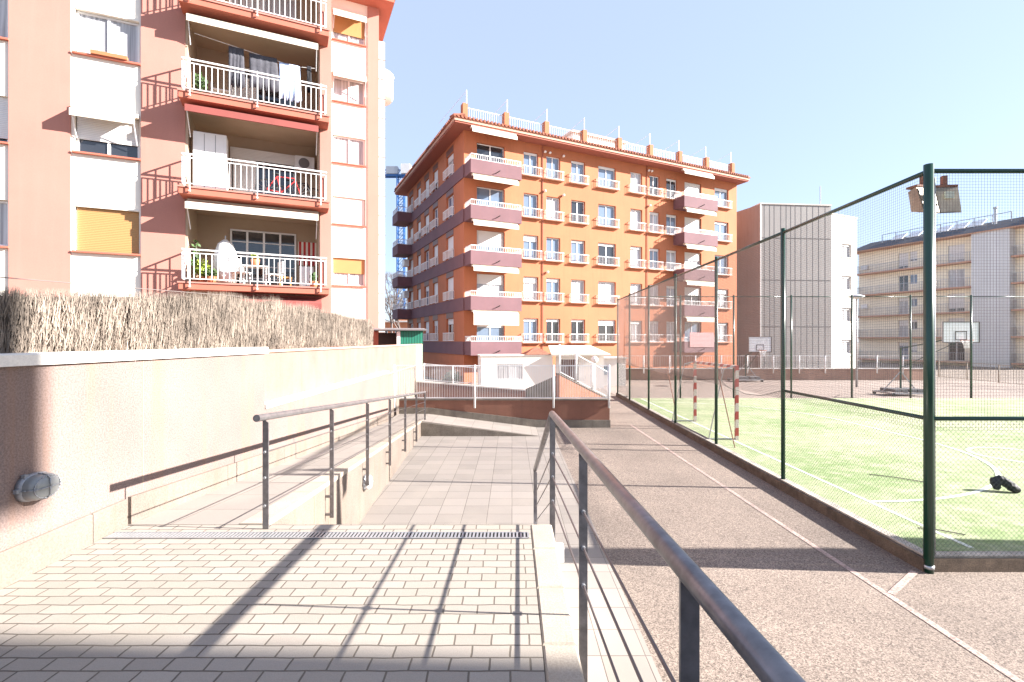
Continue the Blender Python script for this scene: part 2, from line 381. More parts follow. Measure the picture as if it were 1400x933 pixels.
while y < 14.5:
    y1 = min(y+1.55, 14.6); a, b = y+.003, y1-.003
    m1.hexa([(.001, a, DECK(a)-.1), (.03, a, DECK(a)-.1), (.03, b, DECK(b)-.1), (.001, b, DECK(b)-.1)],
            [(.001, a, DECK(a)+.24), (.03, a, DECK(a)+.24), (.03, b, DECK(b)+.24), (.001, b, DECK(b)+.24)]); y = y1
m1.build('skirting', 'cream_wall', t)
m1 = MB().box(0, .0025, 4.49, 4.50, 1.47, 2.655); m1.box(0, .0025, 1.2, 1.21, 1.47, 2.655)
m1.build('joint', 'joint', t)
# drain grate
t = thing('drain_grate', 'long galvanised slotted drain grate set across the terrace', 'drain', (-3.33, 4.05, 1.22))
MB().box(0, 3.46, -.062, .062, -.03, .0025).build('channel', 'gap', t)
m1 = MB()
for i in range(116):
    x = .006+i*.03; m1.box(x, x+.015, -.05, .05, .003, .009)
m1.box(0, 3.46, -.062, -.05, .003, .01).box(0, 3.46, .05, .062, .003, .01); m1.build('slats', 'metal', t)
# bulkhead lamps
def bulkhead(label, loc, rz, w, h, gm='lampglass'):
    t = thing('bulkhead_lamp', label, 'lamp', loc, rz, 'bulkhead wall lamps')   # outward is +x
    m1 = MB(); th = Matrix.Rotation(R(90), 4, 'Y')
    m1.M = th; m1.revolve([(0, 0), (1, 0), (1, .025), (.93, .04), (0, .04)], (0, 0, 0), 24, h/2, w/2, .75)
    o = m1.build('base', 'alu', t, True)
    m1 = MB(); m1.M = th; m1.revolve([(.93, .04), (.92, .07), (.84, .1), (.6, .118), (0, .122)], (0, 0, 0), 24, h/2, w/2, .75); m1.build('glass', gm, t, True)
    m1 = MB()
    prof = [(.95, .042), (.94, .072), (.86, .105), (.6, .125), (0, .13)]
    for ang in (0, 90, 180, 270):
        pts = [(z, r*w/2*math.cos(R(ang)), r*h/2*math.sin(R(ang))) for r, z in prof]; m1.path(pts, .004, 5)
    for i in range(24):
        a, b = 2*math.pi*i/24, 2*math.pi*(i+1)/24
        m1.tube((.108, .8*w/2*math.cos(a), .8*h/2*math.sin(a)), (.108, .8*w/2*math.cos(b), .8*h/2*math.sin(b)), .004, 5)
    m1.build('guard', 'alu', t, True)
    MB().box(.01, .035, -w/2-.02, -w/2+.015, -.01, .015).build('lug', 'alu', t); MB().box(.01, .035, -w/2*.6-.015, -w/2*.6+.015, h/2*.8-.005, h/2*.8+.025).build('lug', 'alu', t)
    return t
bulkhead('grey oval caged lamp on the pink wall at the left edge', (WALLX(3.42)+.002, 3.42, EYE-1.015), math.atan(.03), .25, .19)
bulkhead('round white lamp on the cream ramp side wall facing the plaza', (PARX(7.87)+.002, 7.87, EYE-2.27), math.atan(.05), .24, .24, 'plastic')
# ------------------------------------------------------------ railings
def post(parent, x, y, z0, z1, bracket=None, w=.05):
    MB().hexa([(x-w/2, y-.006, z0), (x+w/2, y-.006, z0), (x+w/2, y+.006, z0), (x-w/2, y+.006, z0)],
              [(x-w/2, y-.006, z1+.02), (x+w/2, y-.006, z1-.015), (x+w/2, y+.006, z1-.015), (x-w/2, y+.006, z1+.02)]).build('post', 'darkrail', parent)
    if bracket:
        m1 = MB()
        for dz in (.04, .26): m1.box(min(x, bracket), max(x, bracket), y-.012, y+.012, z0+dz-.014, z0+dz+.014)
        m1.build('bracket', 'darkrail', parent)
# left rail (3D line measured along the ramp)
LRX = lambda y: PARX(y)+.08
LRZ = lambda y: EYE-.65-.0845*(y-4.2)
t = thing('ramp_handrail', 'dark grey steel handrail with cables running down beside the ramp on the left', 'handrail', (0, 4.2, 0))
ys = [4.2+1.78*k for k in range(7)]
MB().tube((LRX(4.03), -.17, LRZ(4.03)), (LRX(14.98), 10.78, LRZ(14.98)), .03, 20).build('rail', 'darkrail', t, False)
for k, y in enumerate(ys):
    z0 = 1.222 if k == 0 else DECK(y)-.42
    if k == 6: z0 = .01
    post(t, LRX(y), y-4.2, z0, LRZ(y)-.035, PARX(y)+.002 if 0 < k < 6 else None)
for d in (.30, .52, .76): MB().tube((LRX(4.2), 0, LRZ(4.2)-d), (LRX(14.88), 10.68, LRZ(14.88)-d), .0055, 6).build('cable', 'wire', t)
for y in ys:
    for d in (.30, .52, .76): MB().tube((LRX(y)-.005, y-4.2-.02, LRZ(y)-d), (LRX(y)-.005, y-4.2+.02, LRZ(y)-d), .011, 8).build('cable_clamp', 'metal', t)
# right rail
P = Vector((.475, .86, EYE-.598)); Q = Vector((.369, 4.5, EYE-.67)); E = Vector((.335, 7.1, EYE-1.865))
d = (Q-P)/(Q.y-P.y)
at = lambda y: P+d*(y-P.y)
de = (E-Q)/(E.y-Q.y)
t = thing('terrace_handrail', 'dark steel handrail with cables along the right edge of the brick terrace', 'handrail', (.4, 2.85, 0))
O = Vector((.4, 2.85, 0))
S0 = at(-.9)
MB().tube(S0-O, Q-O, .03, 28).build('rail', 'darkrail', t, True)
MB().tube(Q-O, E-O, .03, 28).build('rail', 'darkrail', t, True)
MB().blob(Q-O, .03, .03, .03, n=16, k=10).build('elbow', 'darkrail', t, True)
for y, z0 in ((-.45, .75), (1.28, .55), (2.87, .45), (4.48, .80)):
    q = at(y); post(t, q.x-O.x, y-O.y, z0, q.z-.03, .345-O.x if y < 4.3 else None)
post(t, E.x-O.x+.0, 7.05-O.y, .02, E.z-.01)
for dd in (.36, .57, .79):
    v = Vector((0, 0, dd)); MB().tube(S0-O-v, Q-O-v, .0065, 8).build('cable', 'wire', t)
    MB().tube(Q-O-v, E-O-v*.93-Vector((0, .05, 0)), .0065, 8).build('cable', 'wire', t)
for y in (1.28, 2.87, 4.48):
    for dd in (.36, .57, .79):
        q = at(y)-O-Vector((0, 0, dd)); MB().tube(q-Vector((0, .022, 0)), q+Vector((0, .022, 0)), .012, 8).build('cable_clamp', 'metal', t)
tag(MB().bbox(0, .11, 0, .12, 0, .13, .01).build('junction_box', 'plastic', None, False, (.355, 4.36, .86)), 'small white box fixed at the corner of the terrace by the handrail post', 'box')
# ------------------------------------------------------------ field, kerb, lines
g = MB().quad((5.22, 6.17, .17), (48, 6.17, .17), (48, 22.8, .17), (5.5, 22.8, .17)); struct('turf_field', g, 'turf')
t = thing('field_kerb', 'stained brown concrete kerb around the green sports field', 'kerb', (5.2, 6.0, 0))
m1 = MB().prism([(-.16, .02), (.02, .17), (.36, 19.2), (.17, 19.2)], 0, .165)
m1.prism([(-.158, .018), (30, .018), (30, .168), (.02, .168)], 0, .165); 
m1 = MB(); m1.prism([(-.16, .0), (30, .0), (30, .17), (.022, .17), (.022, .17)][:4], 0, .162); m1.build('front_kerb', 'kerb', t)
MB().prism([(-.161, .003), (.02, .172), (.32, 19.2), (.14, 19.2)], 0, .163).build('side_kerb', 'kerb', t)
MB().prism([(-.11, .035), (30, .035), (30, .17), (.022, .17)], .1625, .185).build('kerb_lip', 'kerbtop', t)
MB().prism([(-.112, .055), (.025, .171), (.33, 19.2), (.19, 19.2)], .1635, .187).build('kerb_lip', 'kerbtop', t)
def strip(mb, pts, w, z):
    for (x0, y0), (x1, y1) in zip(pts, pts[1:]):
        dx, dy = x1-x0, y1-y0; l = math.hypot(dx, dy); nx, ny = -dy/l*w/2, dx/l*w/2
        mb.quad((x0-nx, y0-ny, z), (x1-nx, y1-ny, z), (x1+nx, y1+ny, z), (x0+nx, y0+ny, z))
g = MB(); strip(g, [(5.91, 6.3), (5.95, 22.6)], .07, .174)
arc = [(5.92+5.1*math.sin(R(a)), 13.2-5.1*math.cos(R(a))) for a in range(0, 91, 5)]+[(5.92+5.1*math.cos(R(a)), 16.2+5.1*math.sin(R(a))) for a in range(0, 91, 5)]
ring = []
for q, (x, y) in enumerate(arc):
    ring.append((x, y))
o = []
for i, (x, y) in enumerate(ring):
    a = Vector(ring[max(i-1, 0)]); b = Vector(ring[min(i+1, len(ring)-1)]); n = (b-a).normalized(); nn = Vector((-n.y, n.x))*.04
    o.append(((x-nn.x, y-nn.y, .178), (x+nn.x, y+nn.y, .178)))
for (a, b), (c, d2) in zip(o, o[1:]): g.quad(a, c, d2, b)
cc = []
for i in range(33):
    a = 2*math.pi*i/32; cc.append(((11.75+.8*math.cos(a), 11.4+.8*math.sin(a), .178), (11.75+.88*math.cos(a), 11.4+.88*math.sin(a), .178)))
for (a, b), (c, d2) in zip(cc, cc[1:]): g.quad(a, c, d2, b)
strip(g, [(6.3, 22.3), (46, 22.3)], .07, .182)
struct('field_lines', g, 'whitepaint')
g = MB(); strip(g, [(4.24, 2.5), (4.19, 5.45), (4.0, 16.5)], .075, .005); strip(g, [(4.23, 5.47), (4.93, 6.0)], .075, .009)
struct('court_lines', g, 'paint')
# ------------------------------------------------------------ sports fences
H_MID, H_TOP = 1.88, 4.93
def sports_fence(name, label, pts, rpost=.038, mids=None, first_r=None, lower=True, zb=.19, first=True, net=True, topr=.029, sag=False):
    """pts: post feet in world; one thing; parts: post, top_rail, mid_rail, chain_link, net"""
    o0 = Vector((*pts[0], 0)); t = thing(name, label, 'fence', o0)
    L = [Vector((*q, 0))-o0 for q in pts]
    for i, q in enumerate(L):
        if i == 0 and not first: continue
        r = first_r if (i == 0 and first_r) else rpost
        MB().tube(q, q+Vector((0, 0, H_TOP+.06)), r, 16).build('post', 'green', t, True)
        if i == 0 and first_r:
            MB().tube(q+Vector((0, 0, .05)), q+Vector((0, 0, .09)), r+.006, 16).build('collar', 'metal', t, True)
    Z = lambda v, z: Vector((v.x, v.y, z))
    for i, (a, b) in enumerate(zip(L, L[1:])):
        MB().tube(Z(a, H_TOP-.02), Z(b, H_TOP-.02), topr, 10).build('top_rail', 'green', t, True)
        if mids is None or i in mids: MB().tube(Z(a, H_MID), Z(b, H_MID), .026, 10).build('mid_rail', 'green', t, True)
    tot = MB(); nm = MB()
    for i, (a, b) in enumerate(zip(L, L[1:])):
        l = (b-a).length; u = (b-a)/l; h = H_MID-zb; pitch = .062; r = .0016
        k = -h
        while k < l:                                   # diagonals both ways, clipped to the bay
            for sgn in (1, -1):
                s0, s1 = max(k, 0), min(k+h, l)
                if s1-s0 > .02:
                    if sgn == 1: p0, p1 = (s0, zb+s0-k), (s1, zb+s1-k)
                    else: p0, p1 = (s0, zb+h-(s0-k)), (s1, zb+h-(s1-k))
                    off = Vector((-u.y, u.x, 0))*.0016*sgn
                    def w(p):
                        dz = 0
                        if sag and 0 < i: dz = -.22*math.sin(math.pi*p[0]/l)*((p[1]-zb)/h)**2*(1 if i % 2 else .6)
                        return a+u*p[0]+Vector((0, 0, p[1]+dz))+off
                    if sag and 0 < i:
                        nseg = 4; q = [w((p0[0]+(p1[0]-p0[0])*j/nseg, p0[1]+(p1[1]-p0[1])*j/nseg)) for j in range(nseg+1)]
                        for e, f in zip(q, q[1:]): tot.tube(e, f, r, 3, cap=False)
                    else: tot.tube(w(p0), w(p1), r, 3, cap=False)
            k += pitch
        if net:
            pn = .036; r = .0014 if (i == 0 or not sag) else .0028; x = .03
            off = Vector((-u.y, u.x, 0))*.03
            zlo = H_MID-.15
            while x < l:
                nm.tube(Z(a+u*x, zlo)+off, Z(a+u*x, H_TOP-.03)+off, r, 3, cap=False); x += pn
            z = zlo
            while z < H_TOP-.02:
                dip = .03*(z-zlo)/3
                nm.tube(Z(a, z)+off, Z(b, z)+off, r, 3, cap=False); z += pn
        if sag and i:
            m1 = MB(); pts2 = [a+u*(l*j/10)+Vector((0, 0, H_MID-.22*math.sin(math.pi*j/10)*(1 if i % 2 else .6)+random.uniform(-.03, .03))) for j in range(11)]
            m1.path(pts2, .006, 5).build('tension_wire', 'netgreen', t)
    tot.build('chain_link', 'netgreen', t)
    if net: nm.build('net', 'net', t)
    return t
side = [(5.10, 6.0), (5.2, 9.4), (5.25, 12.6), (5.27, 15.8), (5.3, 19.0), (5.33, 22.2), (5.37, 24.9)]
sports_fence('sports_fence', 'tall dark green netted fence between the asphalt walkway and the turf field', side, first_r=.052, mids=[0], sag=True)
sports_fence('sports_fence', 'tall green fence panel running off to the right behind the near corner post', [(5.1, 6.0), (8.3, 6.0), (11.5, 6.0), (14.7, 6.0)], first=False)
sports_fence('sports_fence', 'tall green netted fence at the far end of the turf field', [(x, 23.0) for x in (5.36, 7.9, 10.4, 13.1, 15.95, 18.7, 21.55, 24.4, 27.2)], rpost=.04, first=False, mids=[], topr=.02)
# second thin pole beside the corner post
tag(MB().tube((0, 0, .17), (0, 0, 4.85), .018, 10).build('conduit_pole', 'metal', None, True, (5.215, 6.06, 0)), 'thin pale conduit pole standing right beside the corner fence post', 'pole')
# stay wires leaning against the side fence
for (x0, y0, x1, y1, lab) in ((5.55, 12.2, 5.4, 12.8, 'thin dark rod leaning inside the side fence near the goal'), (5.6, 16.6, 5.5, 17.4, 'thin dark rod leaning inside the side fence behind the goal')):
    tag(MB().tube((0, 0, 0), (x1-x0, y1-y0, 1.75), .014, 6).build('leaning_rod', 'rust', None, False, (x0, y0, .17)), lab, 'rod')
# floodlights
for lab, x, y, rz in (('left floodlight of the pair on the fence corner post', 5.30, 6.30, 10), ('right floodlight of the pair on the fence corner post, its lamp showing', 5.56, 6.3, -8)):
    t = thing('floodlight', lab, 'floodlight', (x, y, 4.64), R(rz), 'floodlights on the corner post'); t.scale = (.85, .85, .95)
    MB().hexa([(-.15, -.12, -.2), (.15, -.12, -.2), (.12, .1, -.14), (-.12, .1, -.14)], [(-.17, -.02, .17), (.17, -.02, .17), (.13, .14, .14), (-.13, .14, .14)]).build('housing', 'reflector', t)
    MB().hexa([(-.135, -.127, -.185), (.135, -.127, -.185), (.135, -.12, -.185), (-.135, -.12, -.185)], [(-.15, -.035, .15), (.15, -.035, .15), (.15, -.02, .15), (-.15, -.02, .15)]).build('reflector', 'reflector', t)
    MB().box(-.06, .06, -.11, -.085, .0, .09).build('bulb', 'bulb', t)
    MB().box(-.165, .165, -.03, .14, .172, .2).build('cover', 'rust', t); MB().box(-.03, .03, -.02, .05, .2, .33).build('bracket', 'rust', t)
# goal
t = thing('goal', 'small red and white striped goal standing on the turf', 'goal', (6.05, 14.7, .17))
for s in (-1, 1): MB().box(-.04, .04, s*1.5-.04, s*1.5+.04, 0, 2.0).build('goalpost', 'goal', t)
MB().box(-.04, .04, -1.46, 1.46, 1.92, 2.0).build('crossbar', 'goal', t)
m1 = MB()
for s in (-1, 1):
    m1.path([(-.03, s*1.5, 1.98), (-.35, s*1.5, 1.9), (-.75, s*1.5, .03), (-.03, s*1.5, .03)], .016, 6)
m1.tube((-.75, -1.5, .03), (-.75, 1.5, .03), .016, 6).tube((-.35, -1.5, 1.9), (-.35, 1.5, 1.9), .012, 6); m1.build('back_frame', 'metal', t)
m1 = MB()
for i in range(31):
    y = -1.5+i*.1; m1.tube((-.36, y, 1.9), (-.75, y, .05), .0015, 3, cap=False)
for i in range(19):
    f = i/19; m1.tube((-.36-.39*f, -1.5, 1.9-1.85*f), (-.36-.39*f, 1.5, 1.9-1.85*f), .0015, 3, cap=False)
m1.build('net', 'net', t)
# hoops
def hoop(label, loc, bx, zb, bw, bh, s=1, wheels=True):
    t = thing('basketball_hoop', label, 'basketball hoop', loc, 0, 'basketball hoops beyond the field')
    MB().box(bx-bw/2, bx+bw/2, -.02, .02, zb, zb+bh).build('backboard', 'board', t)
    m1 = MB()
    for (x0, x1, z0, z1, w) in ((bx-bw/2, bx+bw/2, zb, zb+bh, .04), (bx-.29*s, bx+.29*s, zb+.14*s, zb+.58*s, .035)):
        m1.box(x0, x1, -.027, -.0205, z0, z0+w).box(x0, x1, -.027, -.0205, z1-w, z1).box(x0, x0+w, -.027, -.0205, z0+w, z1-w).box(x1-w, x1, -.027, -.0205, z0+w, z1-w)
    m1.build('marking', 'rubber', t)
    m1 = MB(); cz = zb+.13*s; rr = .225
    for i in range(20):
        a, b = 2*math.pi*i/20, 2*math.pi*(i+1)/20
        m1.tube((bx+rr*math.cos(a), -.36+rr*math.sin(a), cz), (bx+rr*math.cos(b), -.36+rr*math.sin(b), cz), .012, 6)
    m1.box(bx-.05, bx+.05, -.14, -.03, cz-.03, cz+.01); m1.build('rim', 'rimred', t)
    m1 = MB()
    for i in range(24):
        a = 2*math.pi*i/24
        for dd in (.3, -.3):
            pts = [(bx+r_*math.cos(a+dd*j), -.36+r_*math.sin(a+dd*j), cz-.4*j/3) for j, r_ in enumerate((.225, .18, .14, .13))]
            m1.path(pts, .006, 4)
    m1.build('net', 'whitebar', t)
    m1 = MB(); m1.bar((0, 1.3, .2), (0, 1.3, zb-.25), .06, .06); m1.bar((0, 1.3, zb-.3), (bx, .05, zb+.3), .05, .05); m1.bar((0, 1.3, zb-1.3), (bx, .05, zb+.1), .03, .03)
    m1.build('support', 'greenpost', t)
    m1 = MB().box(-1.0, .9, .6, .66, .12, .2).box(-1.0, .9, 1.9, 1.96, .12, .2).box(-1.0, -.94, .66, 1.9, .12, .2).box(.84, .9, .66, 1.9, .12, .2)
    m1.bar((-.95, 1.3, .2), (0, 1.3, 1.25), .04, .04); m1.bar((.85, 1.3, .2), (0, 1.3, 1.25), .04, .04); m1.build('base_frame', 'metal', t)
    m1 = MB()
    for x in (-.7, -.35, 0.1, .45): m1.box(x, x+.3, .75, 1.8, .2, .36)
    m1.build('ballast', 'seam', t)
    if wheels:
        for x in (-.9, .8):
            for y in (.63, 1.93): MB(Matrix.Translation((x, y, .09)) @ Matrix.Rotation(R(90), 4, 'X')).revolve([(0, -.03), (.09, -.03), (.09, .03), (0, .03)], (0, 0, 0), 12).build('wheel', 'rubber', t)
M['rimred'] = plain('orange_rim_paint', (.6, .14, .05), .5); M['greenpost'] = plain('dull_green_post', (.03, .07, .05), .6)
hoop('larger basketball hoop on a wheeled frame, right of the near corner post', (20.3, 24.3, 0), 1.95, EYE-.09, 1.85, 1.05)
hoop('smaller far basketball hoop with a weighted base, in front of the grey wall', (16.35, 33, 0), .35, EYE-.75, 1.55, 1.05, .9)
# street lamp
t = thing('street_lamp', 'slim grey lamp post with a flat disc head by the far court', 'street lamp', (21.1, 30, 0))
MB().tube((0, 0, 0), (0, 0, 5.4), .06, 10, .04).build('pole', 'metal', t, True)
MB().revolve([(0, 5.40), (.18, 5.42), (.42, 5.52), (.40, 5.58), (.12, 5.68), (0, 5.70)], n=20).build('lamp_head', 'plastic', t, True)
# dropped jacket
t = MB(); pts = [(-.15, 0, .07), (-.12, .05, .13), (-.03, .04, .16), (.05, 0, .11), (.11, -.05, .06), (.16, -.09, .03)]
rs = [.06, .085, .085, .09, .08, .04]
o = None
bmh = MB()
for (a, ra), (b, rb) in zip(zip(pts, rs), list(zip(pts, rs))[1:]):
    for q in range(3):
        f = q/3; c = [(a[i]+(b[i]-a[i])*f)*(1, 1, 1.25)[i] for i in range(3)]; r = ra+(rb-ra)*f
        bmh.blob(c, r, r*.9, r*.9, .2, 11, 8)
o = bmh.build('crumpled_jacket', 'black', None, False, (8.7, 8.65, .17)); tag(o, 'crumpled black jacket lying on the green turf at the right edge', 'jacket')
rm = o.modifiers.new('r', 'REMESH'); rm.mode = 'VOXEL'; rm.voxel_size = .012; rm.use_smooth_shade = True
# sticks on the turf
for x, y, dx, dy, lab in ((7.1, 9.75, .65, -.55, 'thin dark stick on the turf inside the white curve'), (5.75, 6.95, .45, -.25, 'short dark stick on the turf close to the corner post')):
    tag(MB().path([(0, 0, .012), (dx*.5, dy*.5+.02, .02), (dx, dy, .012)], .008, 5).build('stick', 'bark', None, False, (x, y, .17)), lab, 'stick')
# ------------------------------------------------------------ brushwood screen on the wall
t = thing('brushwood_screen', 'ragged dry brushwood screen standing on top of the left wall', 'screen', (-3.25, 0, 2.74), math.atan(.03))
def reed_top(y):
    import bisect
    X = [0, 3.2, 3.7, 4.3, 5.0, 6.4, 7.0, 7.6, 8.3, 8.9, 9.6, 10.5, 11.5, 12.5, 13.6]
    Z = [.43, .47, .49, .55, .60, .74, .70, .78, .72, .80, .72, .74, .70, .68, .66]
    i = max(1, min(len(X)-1, bisect.bisect(X, y))); f = (y-X[i-1])/(X[i]-X[i-1]); return Z[i-1]+(Z[i]-Z[i-1])*f
bk = MB(); y = 1.2
while y < 13.5:
    bk.hexa([(-.27, y, -.03), (-.25, y, -.03), (-.25, y+.2, -.03), (-.27, y+.2, -.03)], [(-.27, y, reed_top(y)-.07), (-.25, y, reed_top(y)-.07), (-.25, y+.2, reed_top(y+.2)-.07), (-.27, y+.2, reed_top(y+.2)-.07)]); y += .2
bk.build('backing_mat', 'reedback', t)
rd = MB()
for i in range(52000):
    y = 1.2+12.35*(i/52000)+random.uniform(-.02, .02); zt = reed_top(y)
    gapf = math.sin(y*7.3)*math.sin(y*2.9+1)
    if gapf > .8 and random.random() < .6: continue
    ztop = zt+random.gauss(0, .006)*(1 if y < 6.8 else 4); z0 = random.uniform(-.06, ztop*.8)
    z1 = min(ztop, z0+random.uniform(.07, .24)) if random.random() < .93 else ztop
    x = random.uniform(-.25, -.17); w = random.uniform(.0008, .0021); ln = random.gauss(0, .16)*(z1-z0)+ (z1-z0)*.06
    a = random.uniform(0, 3.14); ca, sa = math.cos(a)*w, math.sin(a)*w; xm = random.uniform(-.02, .02)
    zm = (z0+z1)/2
    rd._a([(x-ca, y-sa-w, z0), (x+ca, y+sa+w, z0), (x+xm+ca, y+ln*.5+w, zm), (x+xm-ca, y+ln*.5-w, zm), (x, y+ln, z1)], [(0, 1, 2, 3), (3, 2, 4)])
tag(rd.build('twigs', 'reed', t), kind='stuff')
MB().tube((-.19, 1.2, reed_top(1.2)-.02), (-.19, 6.6, reed_top(6.6)-.04), .004, 5).build('binding_wire', 'bark', t)
# ------------------------------------------------------------ far walls and white picket railings
t = thing('brown_wall', 'long brown roughcast wall beyond the plaza with a grey stone plinth', 'wall', (0, 16.07, 0))
MB().box(-3.7, 3.2, 0, .25, 0, .885).build('wall', 'brownwall', t)
MB().bbox(-3.7, 3.22, -.02, .27, .887, .92, .008).build('coping', 'greystone', t)
MB().prism([(PARX(14.6), -.035), (.78, -.035), (3.22, -.035), (3.22, -.002), (.78, -.002), (PARX(14.6), -.002)], 0, [zl+.2, .25, .24, .24, .25, zl+.2]).build('plinth', 'greystone', t)
MB().box(-3.7, PARX(14.6)-.01, -.035, -.002, 0, zl+.2).build('plinth', 'greystone', t)
def picket(name, label, a, b, z0a, z0b, h, posts, gap=.054, r=.0075, pz=None, below=.0, group='white picket railings', mat='whitebar', pr=.03, rails=True):
    o0 = Vector((a[0], a[1], 0)); t = thing(name, label, 'railing', o0, 0, group)
    A = Vector((0, 0, z0a)); B = Vector((b[0]-a[0], b[1]-a[1], z0b)); L = (B-A).length
    up = Vector((0, 0, 1)); n = max(2, int(L/gap)); m1 = MB()
    for i in range(n+1):
        q = A+(B-A)*(i/n); m1.tube(q+up*.06, q+up*(h-.03), r, 4, cap=False)
    m1.build('pickets', mat, t)
    if rails:
        MB().bar(A+up*(h-.02), B+up*(h-.02), .04, .03).build('top_rail', mat, t); MB().bar(A+up*.05, B+up*.05, .03, .025).build('bottom_rail', mat, t)
    for f in posts:
        q = A+(B-A)*f+Vector((0, -.045, 0)); MB().tube(q-up*below, q+up*(h+.01), pr, 8).build('post', mat, t, True)
    return t
picket('picket_railing', 'white picket railing along the top of the brown wall beyond the plaza', (-3.85, 16.06), (3.17, 16.06), .92, .92, 1.12, (0, .375, .742, 1), below=.28, pr=.035)
t = thing('sloping_wall', 'brown wall in a painted sunlit tone with a sloping top behind the right end of the brown wall', 'wall', (1.65, 17.0, 0), math.atan2(1.2, 1.93))
MB().prism([(0, 0), (2.27, 0), (2.27, .2), (0, .2)], 0, [1.66, .66, .66, 1.66]).build('wall', 'sunwall', t)
MB().prism([(-.02, -.02), (2.29, -.02), (2.29, .22), (-.02, .22)], [1.673, .653, .653, 1.673], [1.71, .69, .69, 1.71]).build('coping', 'greystone', t)
picket('picket_railing', 'white picket railing sloping down along the brown wall in sunlit tone', (1.65, 17.08), (3.58, 18.28), 1.71, .69, 1.0, (0, .33, .66, 1), gap=.09)
t = thing('garden_wall', 'low plum brown wall with a white top seen through the picket railing', 'wall', (-3.9, 20, 0))
MB().prism([(0, 0), (4.45, 0), (4.45, .2), (0, .2)], 0, [1.15, .8, .8, 1.15]).build('wall', 'brownwall', t)
MB().prism([(0, -.02), (4.45, -.02), (4.45, .22), (0, .22)], [1.153, .803, .803, 1.153], [1.21, .86, .86, 1.21]).build('coping', 'coping', t)
MB().prism([(4.46, 0), (5.7, 0), (5.7, .2), (4.46, .2)], 0, [.86, 1.4, 1.4, .86]).build('wall', 'greystone', t)
picket('picket_railing', 'white picket railing on the low garden wall left of the cream annex', (-3.6, 20.1), (-1.25, 20.1), 1.19, 1.02, .72, (0, .5, 1), gap=.07)
picket('picket_railing', 'long white railing on the low wall behind the far court', (7.6, 35.3), (30, 35.3), .8, .8, .98, [i/12 for i in range(13)], gap=.16, r=.006, below=.3, pr=.045)
t = thing('court_wall', 'low pinkish brown wall at the back of the far court', 'wall', (7.4, 35.4, 0))
MB().box(0, 22.8, 0, .3, 0, .8).build('wall', plain('faded_pink_wall', (.40, .26, .20), .9, big=(.4, .25), streak=((.25, .12, .1), .5)), t)
MB().box(-.02, 22.82, -.02, .32, .803, .86).build('coping', 'coping', t)
picket('pale_railing', 'beige railing rising along the walkway at the far right', (30.1, 34.6), (31.0, 27.0), .3, .1, 1.15, [i/4 for i in range(5)], gap=.14, r=.008, mat='cream_stone', group='beige railings', pr=.035)
# ------------------------------------------------------------ building helpers
def wallgrid(mb, x0, x1, z0, z1, ops, y=0., depth=.2, back=True):
    xs = sorted({x0, x1, *[v for o in ops for v in o[:2] if x0 < v < x1]}); zs = sorted({z0, z1, *[v for o in ops for v in o[2:4] if z0 < v < z1]})
    for a, b in zip(xs, xs[1:]):
        for c, d in zip(zs, zs[1:]):
            mx, mz = (a+b)/2, (c+d)/2
            if any(o[0] < mx < o[1] and o[2] < mz < o[3] for o in ops): continue
            mb.quad((a, y, c), (b, y, c), (b, y, d), (a, y, d))
    for (a, b, c, d) in [o[:4] for o in ops]:
        e = y+depth
        mb.quad((a, y, c), (a, e, c), (a, e, d), (a, y, d)); mb.quad((b, y, c), (b, y, d), (b, e, d), (b, e, c))
        mb.quad((a, y, c), (b, y, c), (b, e, c), (a, e, c)); mb.quad((a, y, d), (a, e, d), (b, e, d), (b, y, d))
        if back: mb.quad((a, e, c), (b, e, c), (b, e, d), (a, e, d))
def window(par, T, x0, x1, z0, z1, y, glass='glass_curtain', shut=0., shm='shutter', fm='frame', mull=(.5,), bars=0, sill=None, fw=.055, label=None):
    """frame is the part 'window'; glass, shutter and sill are its children"""
    e = .012; x0 += e; x1 -= e; z0 += e; z1 -= e
    m1 = MB(T); m1.box(x0, x0+fw, y-.06, y, z0, z1).box(x1-fw, x1, y-.06, y, z0, z1).box(x0+fw, x1-fw, y-.06, y, z0, z0+fw).box(x0+fw, x1-fw, y-.06, y, z1-fw, z1)
    for f in mull:
        c = x0+(x1-x0)*f; m1.box(c-fw*.6, c+fw*.6, y-.065, y-.002, z0+fw, z1-fw)
    for k in range(bars):
        zz = z0+(z1-z0)*(k+1)/(bars+1); m1.box(x0+fw, x1-fw, y-.058, y-.004, zz-.015, zz+.015)
    w = m1.build('window', fm, par)
    if label: w['label'] = label
    MB(T).box(x0+fw-.004, x1-fw+.004, y-.03, y-.012, z0+fw-.004, z1-fw+.004).build('glass', glass, w)
    if shut > 0: MB(T).box(x0+.02, x1-.02, y-.095, y-.068, z1-(z1-z0)*shut, z1).build('shutter', shm, w)
    if sill:
        MB(T).box(x0-.04-e, x1+.04+e, y-.28, y-.1, z0-e-.05, z0-e+.0).build('sill', sill, w)
    return w
